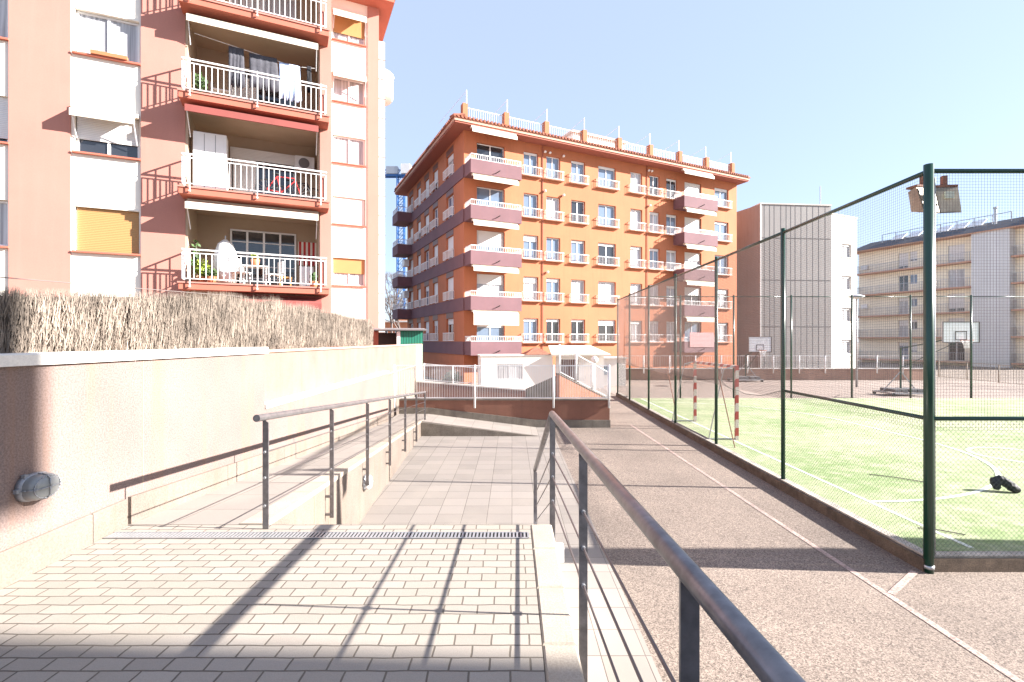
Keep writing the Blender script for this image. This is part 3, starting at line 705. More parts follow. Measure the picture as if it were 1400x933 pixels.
def rail(par, T, x0, x1, y, z0, h, gap=.12, r=.008, returns=0, name='railing', mat='whitebar', nb=None):
    m1 = MB(T); n = max(2, int((x1-x0)/gap))
    for i in range(n+1): 
        x = x0+(x1-x0)*i/n; m1.box(x-r, x+r, y-r, y+r, z0+.05, z0+h-.12 if nb else z0+h-.03)
    m1.box(x0, x1, y-.02, y+.02, z0+h-.04, z0+h); m1.box(x0, x1, y-.012, y+.012, z0+.03, z0+.055)
    if nb: m1.box(x0, x1, y-.012, y+.012, z0+h-.14, z0+h-.115)
    if returns:
        for x in (x0, x1):
            k = max(2, int(returns/gap))
            for i in range(1, k+1):
                yy = y+returns*i/k; m1.box(x-r, x+r, yy-r, yy+r, z0+.05, z0+h-.03)
            m1.box(x-.02, x+.02, y+.021, y+returns, z0+h-.04, z0+h); m1.box(x-.012, x+.012, y+.013, y+returns, z0+.03, z0+.055)
    return m1.build(name, mat, par)
UL = math.atan2(.412, .911)
# ------------------------------------------------------------ salmon apartment building (left)
L0 = (-12.48, 13.89)
bl = thing('apartment_building', 'salmon and white apartment block with deep balconies on the left', 'building', (*L0, 0), UL)
S = 2.82; TOPZ = 19.2; heads = [6.67+S*k for k in range(-1, 5)]
pk = MB(); wt = MB()
def wl(x0, x1, mb, ops=[], yo=0, z1=TOPZ, dep=.2): wallgrid(mb, x0, x1, 1.31, z1, ops, yo, dep)
wl(-3.4, -1.33, wt, [(-2.9, -1.36, h-1.27, h) for h in heads], .02); wt.build('white_wall', 'lwhite', bl); wt = MB()
pk.box(-1.33, -.02, -.03, .5, 1.31, TOPZ)
wl(-.02, 1.61, wt, [(.06, 1.56, h-1.27, h) for h in heads], .02)
pk.box(1.61, 2.72, -.03, .5, 1.31, TOPZ)
OPX = (2.78, 6.52); slabs = [4.58+S*k for k in range(-1, 5)]
ops = [(OPX[0], OPX[1], s, s+2.52) for s in slabs]
wallgrid(pk, 2.72, 6.9, 1.31, TOPZ, [], 0, .2) if False else None
wb = MB()
wallgrid(wb, 2.72, 6.56, 1.31, TOPZ, ops, .0, 1.6, back=True)
pk.box(6.56, 6.92, -.03, 3, 1.31, TOPZ)
# end and back so the block is closed
pk.box(-8.0, 6.9, 8.8, 9.0, 1.31, TOPZ); pk.box(6.75, 6.915, 3, 8.8, 1.31, TOPZ); pk.box(-8, -3.4, -.03, .5, 1.31, TOPZ)
wt.build('white_wall', 'lwhite', bl); pk.build('pilaster', 'lpink', bl); wb.build('balcony_recess', 'beige', bl)
MB().box(-8.4, 7.4, -.9, 9.4, TOPZ, TOPZ+.25).build('roof', 'lslab', bl)
st = [('glass_curtain', 0, 'shutter'), ('glass_curtain', 0, 'shutter'), ('glass_dark', 1.0, 'yshutter'), ('glass_dark', .68, 'shutter'), ('glass_curtain', 0, 'shutter'), ('glass_dark', .3, 'shutter')]
order = [5, 2, 3, 4, 0, 1]
for k, h in enumerate(heads):
    gm, sh, sm = st[[0, 2, 3, 1, 0, 4][k]]
    window(bl, None, .06, 1.56, h-1.27, h, .20, gm, sh, sm, sill='lslab')
    window(bl, None, -2.9, -1.36, h-1.27, h, .20, 'glass_curtain' if k != 2 else 'glass_dark', .0 if k % 2 else .9, 'shutter', sill='lslab')
def awn(par, T, x0, x1, y, z, out, drop, mat='awning', nm='awning'):
    m1 = MB(T); m1.box(x0, x1, y-.16, y-.02, z-.12, z)
    m1.hexa([(x0+.02, y-.16, z-.08), (x1-.02, y-.16, z-.08), (x1-.02, y-.16-out, z-.08-drop), (x0+.02, y-.16-out, z-.08-drop)],
            [(x0+.02, y-.16, z-.06), (x1-.02, y-.16, z-.06), (x1-.02, y-.16-out, z-.06-drop), (x0+.02, y-.16-out, z-.06-drop)])
    m1.box(x0+.02, x1-.02, y-.175-out, y-.16-out, z-.26-drop, z-.06-drop)
    w = m1.build(nm, mat, par); [MB(T).bar((xx, y-.04, z-.9), (xx, y-.15-out, z-.12-drop), .025, .025).build('arm', 'frame', w) for xx in (x0+.06, x1-.06)]
    return w
awn(bl, None, .05, 1.57, .05, heads[2]+.02, .28, .16, 'awning')
# planter box on a sill
m1 = MB().bbox(.45, 1.30, -.13, .0, heads[3]-1.265, heads[3]-1.16); tag(m1.build('planter', 'pot', bl), 'orange planter box on the window sill')
YB = -.62
for k, s in enumerate(slabs):
    bal = MB().bbox(2.66, 6.80, YB-.06, -.031, s-.22, s-.002, .02).build('balcony', 'lslab', bl)
    MB().box(2.63, 6.83, YB-.09, YB-.05, s-.04, s+.006).build('slab_edge', 'lpink', bal)
    rail(bal, None, 2.73, 6.72, YB, s+.06, .93, .15, .009, returns=.56, nb=True)
    m1 = MB()
    for x in (2.95, 4.72, 6.55): m1.box(x-.02, x+.02, YB-.15, YB-.091, s-.16, s-.12).box(x-.012, x+.012, YB-.15, YB-.13, s-.12, s+.95)
    m1.build('rail_stay', 'whitebar', bal)
# loggia doors on the recess back wall (y = 1.6)
for k, s in enumerate(slabs):
    gl = ['glass_dark', 'glass_dark', 'glass_dark', 'glass_dark', 'glass_curtain', 'glass_dark'][k]
    window(bl, None, 3.75, 5.85, s+.01, s+2.12, 1.595, gl, .18 if k in (2,) else 0, 'shutter', mull=(.25, .5, .75) if k == 1 else (.5,), bars=4 if k == 1 else 0)
    if k in (2, 3): MB().box(3.85, 4.55, 1.50, 1.52, s+.1, s+1.75).build('curtain', 'white', bl)
# awnings over the balconies: (k, out, drop, mat)
awn(bl, None, 2.80, 6.5, -.02, slabs[2]-.24, .50, .16, 'awning'); awn(bl, None, 2.80, 6.5, -.02, slabs[3]-.24, .55, .12, 'redcloth')
awn(bl, None, 2.80, 6.5, -.02, slabs[4]-.24, .30, .14, 'awning'); awn(bl, None, 3.9, 6.6, -.02, slabs[1]-.26, .45, .2, 'redcloth')
# wing set back on the right
bw = thing('apartment_building', 'narrow set back wing of the salmon block with a stack of five windows', 'building', (-8.26, 22.41, 0), UL)
ZW = 18.6
wt = MB(); wallgrid(wt, -.05, 1.60, 1.31, ZW, [(.06, 1.50, h-1.27, h) for h in heads], .02, .2); wt.build('white_wall', 'lwhite', bw)
pk = MB().box(1.60, 2.12, -.03, 4, 1.31, ZW).box(-3.5, -.05, -.03, 2, 1.31, ZW).box(-3.5, 1.6, 5, 5.3, 1.31, ZW); pk.build('pilaster', 'lpink', bw)
MB().box(-3.5, 2.72, -.75, 3.1, ZW+.003, ZW+.28).build('roof', 'lslab', bw); MB().box(-3.5, 2.80, -.83, 3.15, ZW+.283, ZW+.36).build('roof_edge', 'tiles', bw)
for k, h in enumerate(heads):
    a = {1: ('glass_curtain', .55, 'yshutter'), 2: ('glass_dark', 1.0, 'shutter'), 3: ('glass_curtain', 0, 'shutter'), 4: ('glass_curtain', .15, 'shutter'), 5: ('glass_curtain', .7, 'yshutter')}.get(k, ('glass_curtain', 0, 'shutter'))
    window(bw, None, .06, 1.50, h-1.27, h, .2, *a, sill='lslab')
awn(bw, None, .03, 1.53, .03, heads[4]+.05, .25, .12); awn(bw, None, .03, 1.53, .03, heads[5]+.1, .35, .3)
cq = MB().box(2.125, 2.46, .35, 2.2, 1.31, 17.3); cq.build('cream_side_wall', 'bwhite', bw)
m1 = MB()
for k in range(16): m1.box(2.12, 2.50, .33, .36, 2.3+k*.94, 2.33+k*.94)
m1.build('string_course', 'seam', bw)
MB().revolve([(0, 15.5), (.9, 15.5), (.95, 15.6), (.95, 16.6), (1.0, 16.62), (1.0, 16.7), (0, 16.7)], (2.3, 2.5, 0), 24).build('round_balcony', 'bwhite', bw, False)
# --- things on those balconies (world coordinates through the building frame)
TL = Matrix.Translation((*L0, 0)) @ Matrix.Rotation(UL, 4, 'Z')
def put(name, label, cat, x, y, z, rz=0, group=None):
    q = TL @ Vector((x, y, z)); return thing(name, label, cat, q, UL+rz, group)
s = slabs[1]
t = put('garden_parasol', 'closed white parasol standing on the lowest balcony', 'parasol', 3.75, .3, s)
MB().revolve([(0, .1), (.30, .12), (.36, .5), (.33, 1.0), (.22, 1.35), (.05, 1.5), (0, 1.5)], n=14).build('canopy', 'white', t, True)
MB().tube((0, 0, 0), (0, 0, 1.62), .02, 8).build('pole', 'metal', t); MB().box(-.2, .2, -.2, .2, 0, .06).build('base', 'seam', t)
def plant(label, x, y, z, h, mat='leaf', n=120, r=.22, pot=True):
    t = put('potted_plant', label, 'plant', x, y, z, 0, 'plants on the balconies')
    MB().revolve([(0, 0), (.1, 0), (.14, .22), (.12, .22), (0, .2)], n=12).build('pot', 'pot', t, True)
    m1 = MB(); leaves(m1, (0, 0, .22+h/2), (r, r, h/2), n, .11); m1.build('foliage', mat, t)
    MB().path([(0, 0, .2), (.02, .01, .2+h*.5), (0, 0, .2+h*.9)], .012, 5).build('stem', 'bark', t)
plant('yellow green bushy plant at the left end of the lowest balcony', 3.2, -.2, s, .55, 'lime', 200)
plant('tall thin plant in the left corner of the lowest balcony', 2.98, .1, s, 1.2, 'leaf', 90, .12)
plant('small green plant on the lowest balcony by the rail', 3.45, -.35, s, .25, 'leaf', 80)
plant('lime green plant on the balcony table', 4.6, .3, s+.7, .2, 'lime', 70, .12)
plant('small plant at the right end of the lowest balcony', 6.35, -.3, s, .3, 'leaf', 60, .12)
plant('leafy plant at the left end of the laundry balcony', 3.1, 0, slabs[3], .75, 'leaf', 160, .2)
t = put('balcony_table', 'small white table on the lowest balcony', 'table', 4.6, .3, s)
MB().box(-.4, .4, -.3, .3, .66, .69).build('tabletop', 'plastic', t)
for a in (-.33, .33):
    for b in (-.24, .24): MB().tube((a, b, 0), (a, b, .66), .018, 6).build('leg', 'plastic', t)
def chair(lab, x, y, rz, z=s):
    t = put('balcony_chair', lab, 'chair', x, y, z, rz, 'white chairs on the lowest balcony')
    MB().box(-.22, .22, -.22, .22, .42, .45).build('seat', 'plastic', t)
    MB().box(-.22, .22, .2, .225, .5, .9).build('backrest', 'plastic', t)
    for a in (-.19, .19):
        for b in (-.19, .19): MB().tube((a, b, 0), (a*.95, b, .42), .016, 6).build('leg', 'plastic', t)
chair('white plastic chair left of the balcony table', 4.2, .0, .9); chair('white plastic chair right of the balcony table', 5.15, .25, -1.2)
t = put('striped_banner', 'white banner with four red stripes on the lowest balcony back wall', 'banner', 6.2, 1.56, s+1.0)
MB().box(-.30, .32, 0, .012, 0, .85).build('cloth', 'bwhite', t)
m1 = MB()
for i in range(4): m1.box(-.27+i*.15, -.19+i*.15, -.006, -.001, 0, .85)
m1.build('stripe', 'red', t)
t = put('side_cabinet', 'low wooden stool with an orange pot on the lowest balcony', 'stool', 5.5, .4, s)
MB().box(-.2, .2, -.15, .15, .35, .40).box(-.18, -.14, -.13, .13, 0, .35).box(.14, .18, -.13, .13, 0, .35).build('frame', 'wood', t)
t = put('storage_box', 'small white cabinet at the right end of the lowest balcony', 'cabinet', 6.15, .6, s)
MB().bbox(-.22, .22, -.2, .2, 0, .8).build('body', 'plastic', t); MB().box(-.006, .006, -.206, -.2, .04, .76).build('door_seam', 'seam', t)
s = slabs[2]
t = put('storage_cupboard', 'tall white cupboard at the left end of the bicycle balcony', 'cupboard', 3.35, .35, s)
MB().bbox(-.45, .45, -.25, .25, 0, 1.95).build('body', 'white', t)
m1 = MB()
for x in (-.15, .15): m1.box(x-.006, x+.006, -.256, -.25, .04, 1.9)
m1.build('door_seam', 'seam', t)
t = put('air_conditioner', 'white air conditioner hung at the right end of the bicycle balcony', 'air conditioner', 6.15, 1.3, s+1.5)
MB().bbox(-.35, .28, -.18, .15, 0, .5).build('case', 'plastic', t); MB(Matrix.Translation((-.06, -.182, .25)) @ Matrix.Rotation(R(90), 4, 'X')).revolve([(0, 0), (.18, 0), (.18, .02), (0, .02)], n=18).build('fan', 'seam', t)
def bike(lab, x, y, rz, fm):
    t = put('bicycle', lab, 'bicycle', x, y, slabs[2], rz, 'bicycles on the balcony')
    for wx in (-.5, .5):
        m1 = MB(); m2 = MB(); r = .32
        for i in range(24):
            a, b = 2*math.pi*i/24, 2*math.pi*(i+1)/24
            m1.tube((wx+r*math.cos(a), 0, r+r*math.sin(a)), (wx+r*math.cos(b), 0, r+r*math.sin(b)), .02, 5)
            if i % 2 == 0: m2.tube((wx, 0, r), (wx+r*math.cos(a), 0, r+r*math.sin(a)), .003, 3)
        w = m1.build('wheel', 'rubber', t); m2.build('spokes', 'metal', w)
    m1 = MB(); J = {'h': (-.5, 0, .32), 'b': (-.08, 0, .28), 's': (-.2, 0, .78), 'k': (.32, 0, .8), 'f': (.5, 0, .32), 'd': (.34, 0, .72)}
    for a, b in ('hb', 'hs', 'bs', 'sk', 'bd', 'kf'): m1.tube(J[a], J[b], .018, 6)
    m1.build('frame', fm, t); MB().tube((.30, 0, .8), (.28, 0, .95), .014, 6).tube((.28, -.26, .97), (.28, .26, .97), .014, 6).build('handlebar', 'rubber', t)
    MB().blob((-.22, 0, .86), .13, .06, .035).build('saddle', 'rubber', t, True)
bike('red framed bicycle leaning on the bicycle balcony', 5.45, -.1, .1, 'red'); bike('dark bicycle behind the red one on the balcony', 5.85, .35, -.12, 'black')
s = slabs[3]
t = put('clothes_line', 'white clothes line strung across the laundry balcony', 'clothes line', 2.95, .0, s)
MB().path([(0, 0, 2.1), (.9, .0, 1.98), (2.8, 0, 1.72), (3.45, 0, 1.80)], .008, 5).build('line', 'whitebar', t)
for lab, x, w, h, zt, mt in (('dark grey trousers hanging on the clothes line', 4.08, .42, 1.25, 1.95, 'greycloth'), ('dark grey blanket hanging on the clothes line', 4.85, .8, 1.1, 1.87, 'greycloth'),
                             ('pale blue sheet hanging on the clothes line', 5.62, .62, 1.2, 1.78, 'bluecloth'), ('dark towel at the right end of the clothes line', 6.22, .13, .9, 1.85, 'black')):
    t = MB(); n = 14; Pt = []
    for i in range(n+1):
        xx = -w/2+w*i/n
        for j in range(5):
            zz = -h*j/4*(1+.04*math.sin(i*1.7)); Pt.append((xx*(1+.05*j*math.sin(i)), .03*math.sin(i*1.9+j*.6)*(j+.5)/4, zz))
    F = [(i*5+j, i*5+j+1, (i+1)*5+j+1, (i+1)*5+j) for i in range(n) for j in range(4)]
    t._a(Pt, F); q = TL @ Vector((x, -.02, s+zt-.02)); o = t.build('hanging_laundry', mt, None, True, q); o.rotation_euler = (0, 0, UL)
    sd = o.modifiers.new('s', 'SOLIDIFY'); sd.thickness = .012
    tag(o, lab, 'laundry', 'laundry on the clothes line')
t = put('wall_shelf', 'small white shelf unit behind the rail of the laundry balcony', 'shelf', 3.6, .8, s)
MB().box(-.3, .3, -.15, .15, .38, .42).box(-.3, .3, -.15, .15, .78, .82).box(-.3, -.26, -.15, .15, 0, 1.0).box(.26, .3, -.15, .15, 0, 1.0).build('frame', 'plastic', t)
# ------------------------------------------------------------ orange apartment building
UO = math.atan2(.434, .901)
bo = thing('apartment_building', 'large orange apartment block with plum balconies and a roof terrace', 'building', (-3.08, 31.4, 0), UO)
So = 2.84; hd = [4.38+So*k for k in range(5)]; LZ = 16.35; LEN, DEP = 24.9, 15.0
cols = [(4.3, 5.43), (6.07, 7.19), (8.1, 9.29), (10.44, 12.03), (13.41, 14.54), (15.26, 16.29), (16.97, 18.12), (22.26, 23.9)]
bcols = [(.89, 2.88, .02, 3.55), (18.9, 20.75, 17.7, 21.3)]
FW = MB(); ops = []
for h in hd:
    for a, b in cols: ops.append((a, b, h-1.62, h))
    for a, b, c, d in bcols: ops.append((a, b, h-2.15, h))
wallgrid(FW, 0, LEN, 0, LZ, ops, 0, .24)
LT = Matrix.Rotation(R(-90), 4, 'Z')          # left face frame: x' runs towards the corner, y' goes in
lcols = [(-3.6, -2.05), (-6.9, -5.6), (-9.3, -7.95), (-11.6, -10.4), (-14.3, -12.9)]
ops = [(a, b, h-1.55, h) for h in hd for a, b in lcols]
FL = MB(LT); wallgrid(FL, -DEP, 0, 0, LZ, ops, 0, .24)
FW.box(LEN-.01, LEN, .25, DEP, 0, LZ).box(0.3, LEN, DEP-.3, DEP, 0, LZ)
FW.build('wall', 'orange', bo); FL.build('wall', 'orange', bo)
rnd = random.Random(5)
for r_, h in enumerate(hd):
    for c_, (a, b) in enumerate(cols):
        gk = rnd.choice(['glass_curtain', 'glass_curtain', 'glass_blue', 'glass_curtain', 'glass_blue', 'glass_dark']); sh = rnd.choice([0, 0, .12, .15, .25, .8 if c_ in (3, 7) else .1])
        w = window(bo, None, a, b, h-1.62, h, .22, gk, sh, 'shutter')
        rail(w, None, a-.18, b+.18, -.22, h-1.66, .62, .125, .0042, returns=.2, name='railing')
        MB().box(a-.2, b+.2, -.24, -.003, h-1.70, h-1.665).build('ledge', 'cornice', w)
    for q, (a, b, c, d) in enumerate(bcols):
        w = window(bo, None, a, b, h-2.15, h, .22, rnd.choice(['glass_dark', 'glass_blue', 'glass_curtain']), rnd.choice([0, .3, .6, .45]), 'shutter')
        zb = h-2.43
        bal = MB().box(c, d, -1.1, -.003, zb, zb+.14).build('balcony', 'purple', bo)
        MB().box(c, d, -1.18, -1.101, zb-.02, zb+.84).box(c, c+.08, -1.1, -.003, zb+.141, zb+.84).box(d-.08, d, -1.1, -.003, zb+.141, zb+.84).build('parapet', 'purple', bal)
        rail(bal, None, c+.03, d-.03, -1.14, zb+.83, .36, .12, .008, returns=1.05)
        MB().tube((c+1.7, -1.18, zb+.15), (c+1.9, -1.42, zb+.28), .03, 8).build('drain_spout', 'rubber', bal)
        big = (r_ == 1 or r_ == 0) and q == 0
        m1 = MB(); z = h+.30 if r_ < 4 else h+.5
        m1.box(c+.15, d-.25, -1.12 if r_ < 4 else -.9, -.9 if r_ < 4 else -.7, z-.02, z+.10)
        y0 = -1.12 if r_ < 4 else -.9
        m1.hexa([(c+.15, y0, z), (d-.25, y0, z), (d-.25, y0-.16, z-.14), (c+.15, y0-.16, z-.14)], [(c+.15, y0, z+.02), (d-.25, y0, z+.02), (d-.25, y0-.16, z-.12), (c+.15, y0-.16, z-.12)])
        m1.box(c+.15, d-.25, y0-.175, y0-.16, z-(.85 if r_ == 0 and q == 0 else .34), z-.12); m1.build('awning', 'awning', bo)
    # left (shaded) face
    for c_, (a, b) in enumerate(lcols):
        w = window(bo, LT, a, b, h-1.55, h, .22, rnd.choice(['glass_curtain', 'glass_blue', 'glass_dark']), rnd.choice([0, .25, .6, .95]), 'shutter')
        rail(w, LT, a-.15, b+.15, -.2, h-1.58, .6, .10, .008, returns=.18, name='railing')
        MB(LT).box(a, b, -.012, -.002, h+.02, h+.42).build('lintel_panel', 'brownframe', w)
    zb = h-2.43; z1 = zb+.84
    MB(LT).box(-DEP, .0, -.06, -.002, zb, z1).build('band', 'purple', bo)
    MB().box(-.0, .018, -.06, -.002, zb, z1).build('band', 'purple', bo)
    bal = MB(LT).box(-DEP-.3, -13.2, -1.3, -.062, zb-.0, zb+.84).build('balcony', 'purple', bo)
    rail(bal, LT, -DEP-.27, -13.23, -1.26, zb+.83, .45, .12, .008, returns=1.15)
    if r_ in (2, 3): MB(LT).bbox(-DEP+.1, -DEP+.9, -.5, -.07, zb-.9, zb-.3).build('air_conditioner', 'plastic', bo)
# shop-front level band
MB().box(-.9, LEN+.35, -.9, DEP+.9, LZ, LZ+.10).build('soffit', 'soffit', bo)
MB().box(-.95, LEN+.4, -.95, DEP+.95, LZ+.103, LZ+.28).build('cornice', 'cornice', bo)
m1 = MB(); m1.hexa([(-1.02, -1.02, LZ+.283), (LEN+.47, -1.02, LZ+.283), (LEN+.47, DEP+1.02, LZ+.283), (-1.02, DEP+1.02, LZ+.283)],
        [(-1.0, -1.0, LZ+.36), (LEN+.45, -1.0, LZ+.36), (LEN+.45, DEP+1.0, LZ+.36), (-1.0, DEP+1.0, LZ+.36)])
n = int(LEN/.25)
for i in range(n+6): x = -1.0+i*.25; m1.tube((x, -1.06, LZ+.36), (x, -.3, LZ+.52), .075, 6)
for i in range(int(DEP/.25)+7): y = -1+i*.25; m1.tube((-1.06, y, LZ+.36), (-.3, y, LZ+.52), .075, 6)
m1.build('roof_tiles', 'tiles', bo)
ZR = LZ+.36
MB().box(0, LEN, 0, DEP, ZR+.003, ZR+.12).build('roof_deck', 'cornice', bo)
prs = [0.1, 3.04, 6.13, 9.29, 12.44, 15.48, 18.51, 21.5, 24.5]
for x in prs: MB().bbox(x-.17, x+.17, .0, .42, ZR+.12, ZR+1.4, .02).build('pier', 'orange', bo)
for y in (4, 8, 11, 14.6): MB().bbox(0, .42, y-.17, y+.17, ZR+.12, ZR+1.4, .02).build('pier', 'orange', bo)
for a, b in zip(prs, prs[1:]): rail(bo, None, a+.19, b-.19, .2, ZR+.12, 1.1, .16, .006, name='roof_railing')
for i, x in enumerate(prs):
    m1 = MB().tube((x+.25, .5, ZR+.1), (x+.25, .5, ZR+2.5), .035, 8); m1.tube((x+.25, .5, ZR+2.45), (x-.5, 4, ZR+1.6), .012, 5); m1.build('clothes_post', 'whitebar', bo)
MB().box(10.2, 15.2, 3.0, 7, ZR+.12, ZR+2.5).build('penthouse', 'bwhite', bo); MB().box(10.0, 15.4, 2.8, 7.2, ZR+2.503, ZR+2.65).build('penthouse_roof', 'cornice', bo)
m1 = MB(); 
for x in (5.75, 14.98): m1.tube((x, -.06, 1), (x, -.04, LZ), .028, 8)
m1.build('drainpipe', 'soffit', bo)
m1 = MB()
for x, z in ((5.9, 15.9), (6.3, 15.9), (7.4, 15.85), (15.1, 16.0), (15.4, 16.0), (5.9, 13.2), (7.4, 13.1), (6.1, 7.6), (15.2, 13.3)): m1.blob((x, -.12, z), .09, .12, .09)
m1.build('wall_vent', 'plastic', bo, True)
t = thing('hanging_sheet', 'pink striped sheet hung over the lowest right balcony of the orange block', 'laundry', Matrix.Translation((-3.08, 31.4, 0)) @ Matrix.Rotation(UO, 4, 'Z') @ Vector((19.5, -1.22, 1.95+.4)), UO)
MB().box(-1.3, 1.3, -.02, 0, 0, 1.15).build('cloth', 'pinkcloth', t)
# ------------------------------------------------------------ annex, canopy and low buildings in front of it
t = thing('annex', 'low cream annex with a wide barred window in front of the orange block', 'annex', (-1.78, 28.4, 0), .2)
m1 = MB(); wallgrid(m1, 0, 4.3, 0, 1.95, [(.88, 2.5, .55, 1.5)], 0, .15); m1.box(0, .005, .0, 1.4, 0, 1.95).box(4.295, 4.3, 0, 1.4, 0, 1.95).box(0, 4.3, 1.4, 1.42, 0, 1.95).build('wall', 'bwhite', t)
window(t, None, .88, 2.5, .55, 1.5, .14, 'glass_curtain', 0)
m1 = MB()
for i in range(15): m1.box(.95+i*.105, .962+i*.105, -.02, -.008, .55, 1.5)
m1.build('window_bars', 'whitebar', t)
MB().box(-.06, 4.36, -.06, 1.46, 1.953, 2.03).build('roof', 'coping', t)
MB()._a([(2.6, -.1, 2.035), (4.2, -.1, 2.035), (4.2, 1.2, 2.035), (2.6, 1.2, 2.035), (3.3, .5, 2.45), (3.5, .5, 2.45)], [(3, 2, 1, 0), (0, 1, 5, 4), (1, 2, 5), (2, 3, 4, 5), (3, 0, 4)]).build('tiled_roof', 'tiles', t)
t = thing('entrance_canopy', 'white sloping canopy over a dark doorway beside the annex', 'canopy', (2.62, 29.4, 0))
MB().hexa([(-.3, -.6, 1.95), (3.2, -.6, 1.95), (2.4, 1.9, 2.45), (-.3, 1.9, 2.45)], [(-.3, -.6, 2.05), (3.2, -.6, 2.05), (2.4, 1.9, 2.55), (-.3, 1.9, 2.55)]).build('roof', 'awning', t)
m1 = MB(); wallgrid(m1, 0, 2.9, 0, 1.94, [(.25, 1.4, .0, 1.72)], 0, .3); m1.build('wall', 'bwhite', t)
MB().box(.25, 1.4, .2, .26, .0, 1.72).build('door', 'brownframe', t)
t = thing('white_kiosk', 'small white flat roofed kiosk at the end of the walkway before the orange block', 'kiosk', (5.2, 31, 0))
MB().box(0, 2.0, 0, 1.5, 0, 1.7).build('wall', 'bwhite', t); MB().box(-.1, 2.1, -.1, 1.6, 1.703, 1.8).build('roof', 'coping', t); MB().box(.4, 1.0, -.015, -.002, .7, 1.3).build('hatch', 'glass_blue', t)
t = thing('globe_lamp', 'white globe lamp on a short post behind the picket railing', 'lamp', (4.55, 27, 0))
MB().tube((0, 0, 0), (0, 0, 1.6), .04, 8).build('pole', 'whitebar', t); MB().blob((0, 0, 1.8), .2, .2, .2, n=16, k=12).build('globe', 'plastic', t, True)
# shrubs by the base of the orange block
for i, (x, y, h, lab) in enumerate(((-3.6, 29.5, 1.1, 'dark green shrub at the shaded foot of the orange block'),)):
    t = thing('shrub', lab, 'shrub', (x, y, 0)); m1 = MB(); leaves(m1, (0, 0, h*.55), (.6, .5, h*.45), 350, .14); m1.build('foliage', 'leaf', t)
    m1 = MB()
    for j in range(4): m1.tube((0, 0, 0), (random.uniform(-.3, .3), random.uniform(-.2, .2), h*.6), .02, 5)
    m1.build('stem', 'bark', t)
# ------------------------------------------------------------ grey and white building
bg_ = thing('tower_block', 'grey metal clad block with a white windowed end behind the far court', 'building', (21.8, 43, 0), .09)
MB()._a([(0, 0, 0), (6.6, 0, 0), (6.6, 0, 14.85), (0, 0, 14.85)], [(0, 1, 2, 3)]).build('clad_wall', 'greysheet', bg_)
MB().prism([(0, .004), (6.6, .004), (6.6, 7), (-1.4, 7), (-1.4, 5), (-.8, 3.2)], 0, 14.84).build('wall', 'brownsheet', bg_)
m1 = MB(); x = .35
while x < 6.5: m1.box(x, x+.03, -.009, -.002, 0, 14.82); x += random.choice([.42, .5, .55, .62])
m1.build('cladding_seam', 'seam', bg_); MB().box(-.05, .06, -.04, -.001, 0, 14.9).build('corner_trim', 'white', bg_)
m1 = MB()
for z in (4.1, 8.2, 11.9): m1.box(.07, 6.6, -.022, -.002, z, z+.03)
m1.build('cladding_joint', 'seam', bg_)
MB().box(-.05, 6.65, -.05, 7, 14.85, 14.95).build('roof', 'coping', bg_)
WT = Matrix.Translation((6.62, 0, 0)) @ Matrix.Rotation(.34, 4, 'Z')
m1 = MB(WT); ow = [(1.45, 2.9, h-1.24, h) for h in (2.95, 5.85, 8.75, 11.65)]; wallgrid(m1, 0, 3.7, 0, 14.1, ow, 0, .25); m1.box(3.69, 3.70, .01, 7, 0, 14.1).build('white_wall', 'bwhite', bg_)
for a, b, c, d in ow: window(bg_, WT, a, b, c, d, .22, 'glass_curtain', .15, 'shutter', sill='coping')
MB(WT).box(-.02, 3.76, -.06, 7.1, 14.103, 14.2).build('roof', 'coping', bg_)
MB().tube((6.35, 1, 14.9), (6.35, 1, 16.9), .05, 8).build('mast', 'metal', bg_)
m1 = MB().tube((7.0, 1, 14.2), (8.2, 1, 14.9), .03, 5).tube((8.2, 1, 14.2), (8.2, 1, 14.9), .03, 5); m1.build('antenna', 'metal', bg_)
# ------------------------------------------------------------ yellow building on the right
by = thing('apartment_building', 'pale yellow apartment block with long balconies and a dark roof at the far right', 'building', (47.34, 66.9, 0), math.atan2(-.9165, .4))
sl_ = [3.35+2.84*k for k in range(-1, 4)]; ZE = 14.75
op = []; ws = []
for k, z in enumerate(sl_):
    op += [(4.8, 5.9, z, z+2.1), (6.05, 6.9, z+.9, z+2.1), (10.0, 11.6, z, z+2.15), (17.2, 18.6, z, z+2.1)]
op = [(a, b, max(c, .05), d) for a, b, c, d in op if d > .5]
m1 = MB(); wallgrid(m1, 0, 21, 0, ZE, op, 0, .2); m1.box(0, .01, 0, 10, 0, ZE).box(20.99, 21, 0, 10, 0, ZE).build('wall', 'yellow', by)
rn = random.Random(3)
for a, b, c, d in op:
    br = (a > 9 and a < 12 and abs(c-sl_[3]) < .1)
    window(by, None, a, b, c, d, .19, rn.choice(['glass_blue', 'glass_curtain', 'glass_dark']), 1.0 if br else rn.choice([0, .2, .35]), 'brownslat' if br else 'shutter') if False else window(by, None, a, b, c, d, .19, rn.choice(['glass_blue', 'glass_curtain', 'glass_dark']), rn.choice([0, .2, .35, .8]), 'shutter')
for k, z in enumerate(sl_):
    for x0, x1 in ((.1, 12.7), (16.0, 20.9)):
        bal = MB().box(x0, x1, -1.1, -.002, z-.18, z-.01).build('balcony', 'cornice', by)
        rail(bal, None, x0+.05, x1-.05, -1.05, z, 1.0, .16, .012, returns=1.0, mat='metal')
MB().box(12.75, 15.95, -1.3, -.003, 0, ZE).build('stair_tower', plain('light_grey_cladding', (.60, .61, .62), .6, big=(.3, .06)), by)
m1 = MB(); x = 12.95
while x < 15.9: m1.box(x, x+.03, -1.315, -1.301, 0, ZE-.01); x += .28
m1.build('tower_rib', plain('pale_rib', (.32, .33, .36), .6), by)
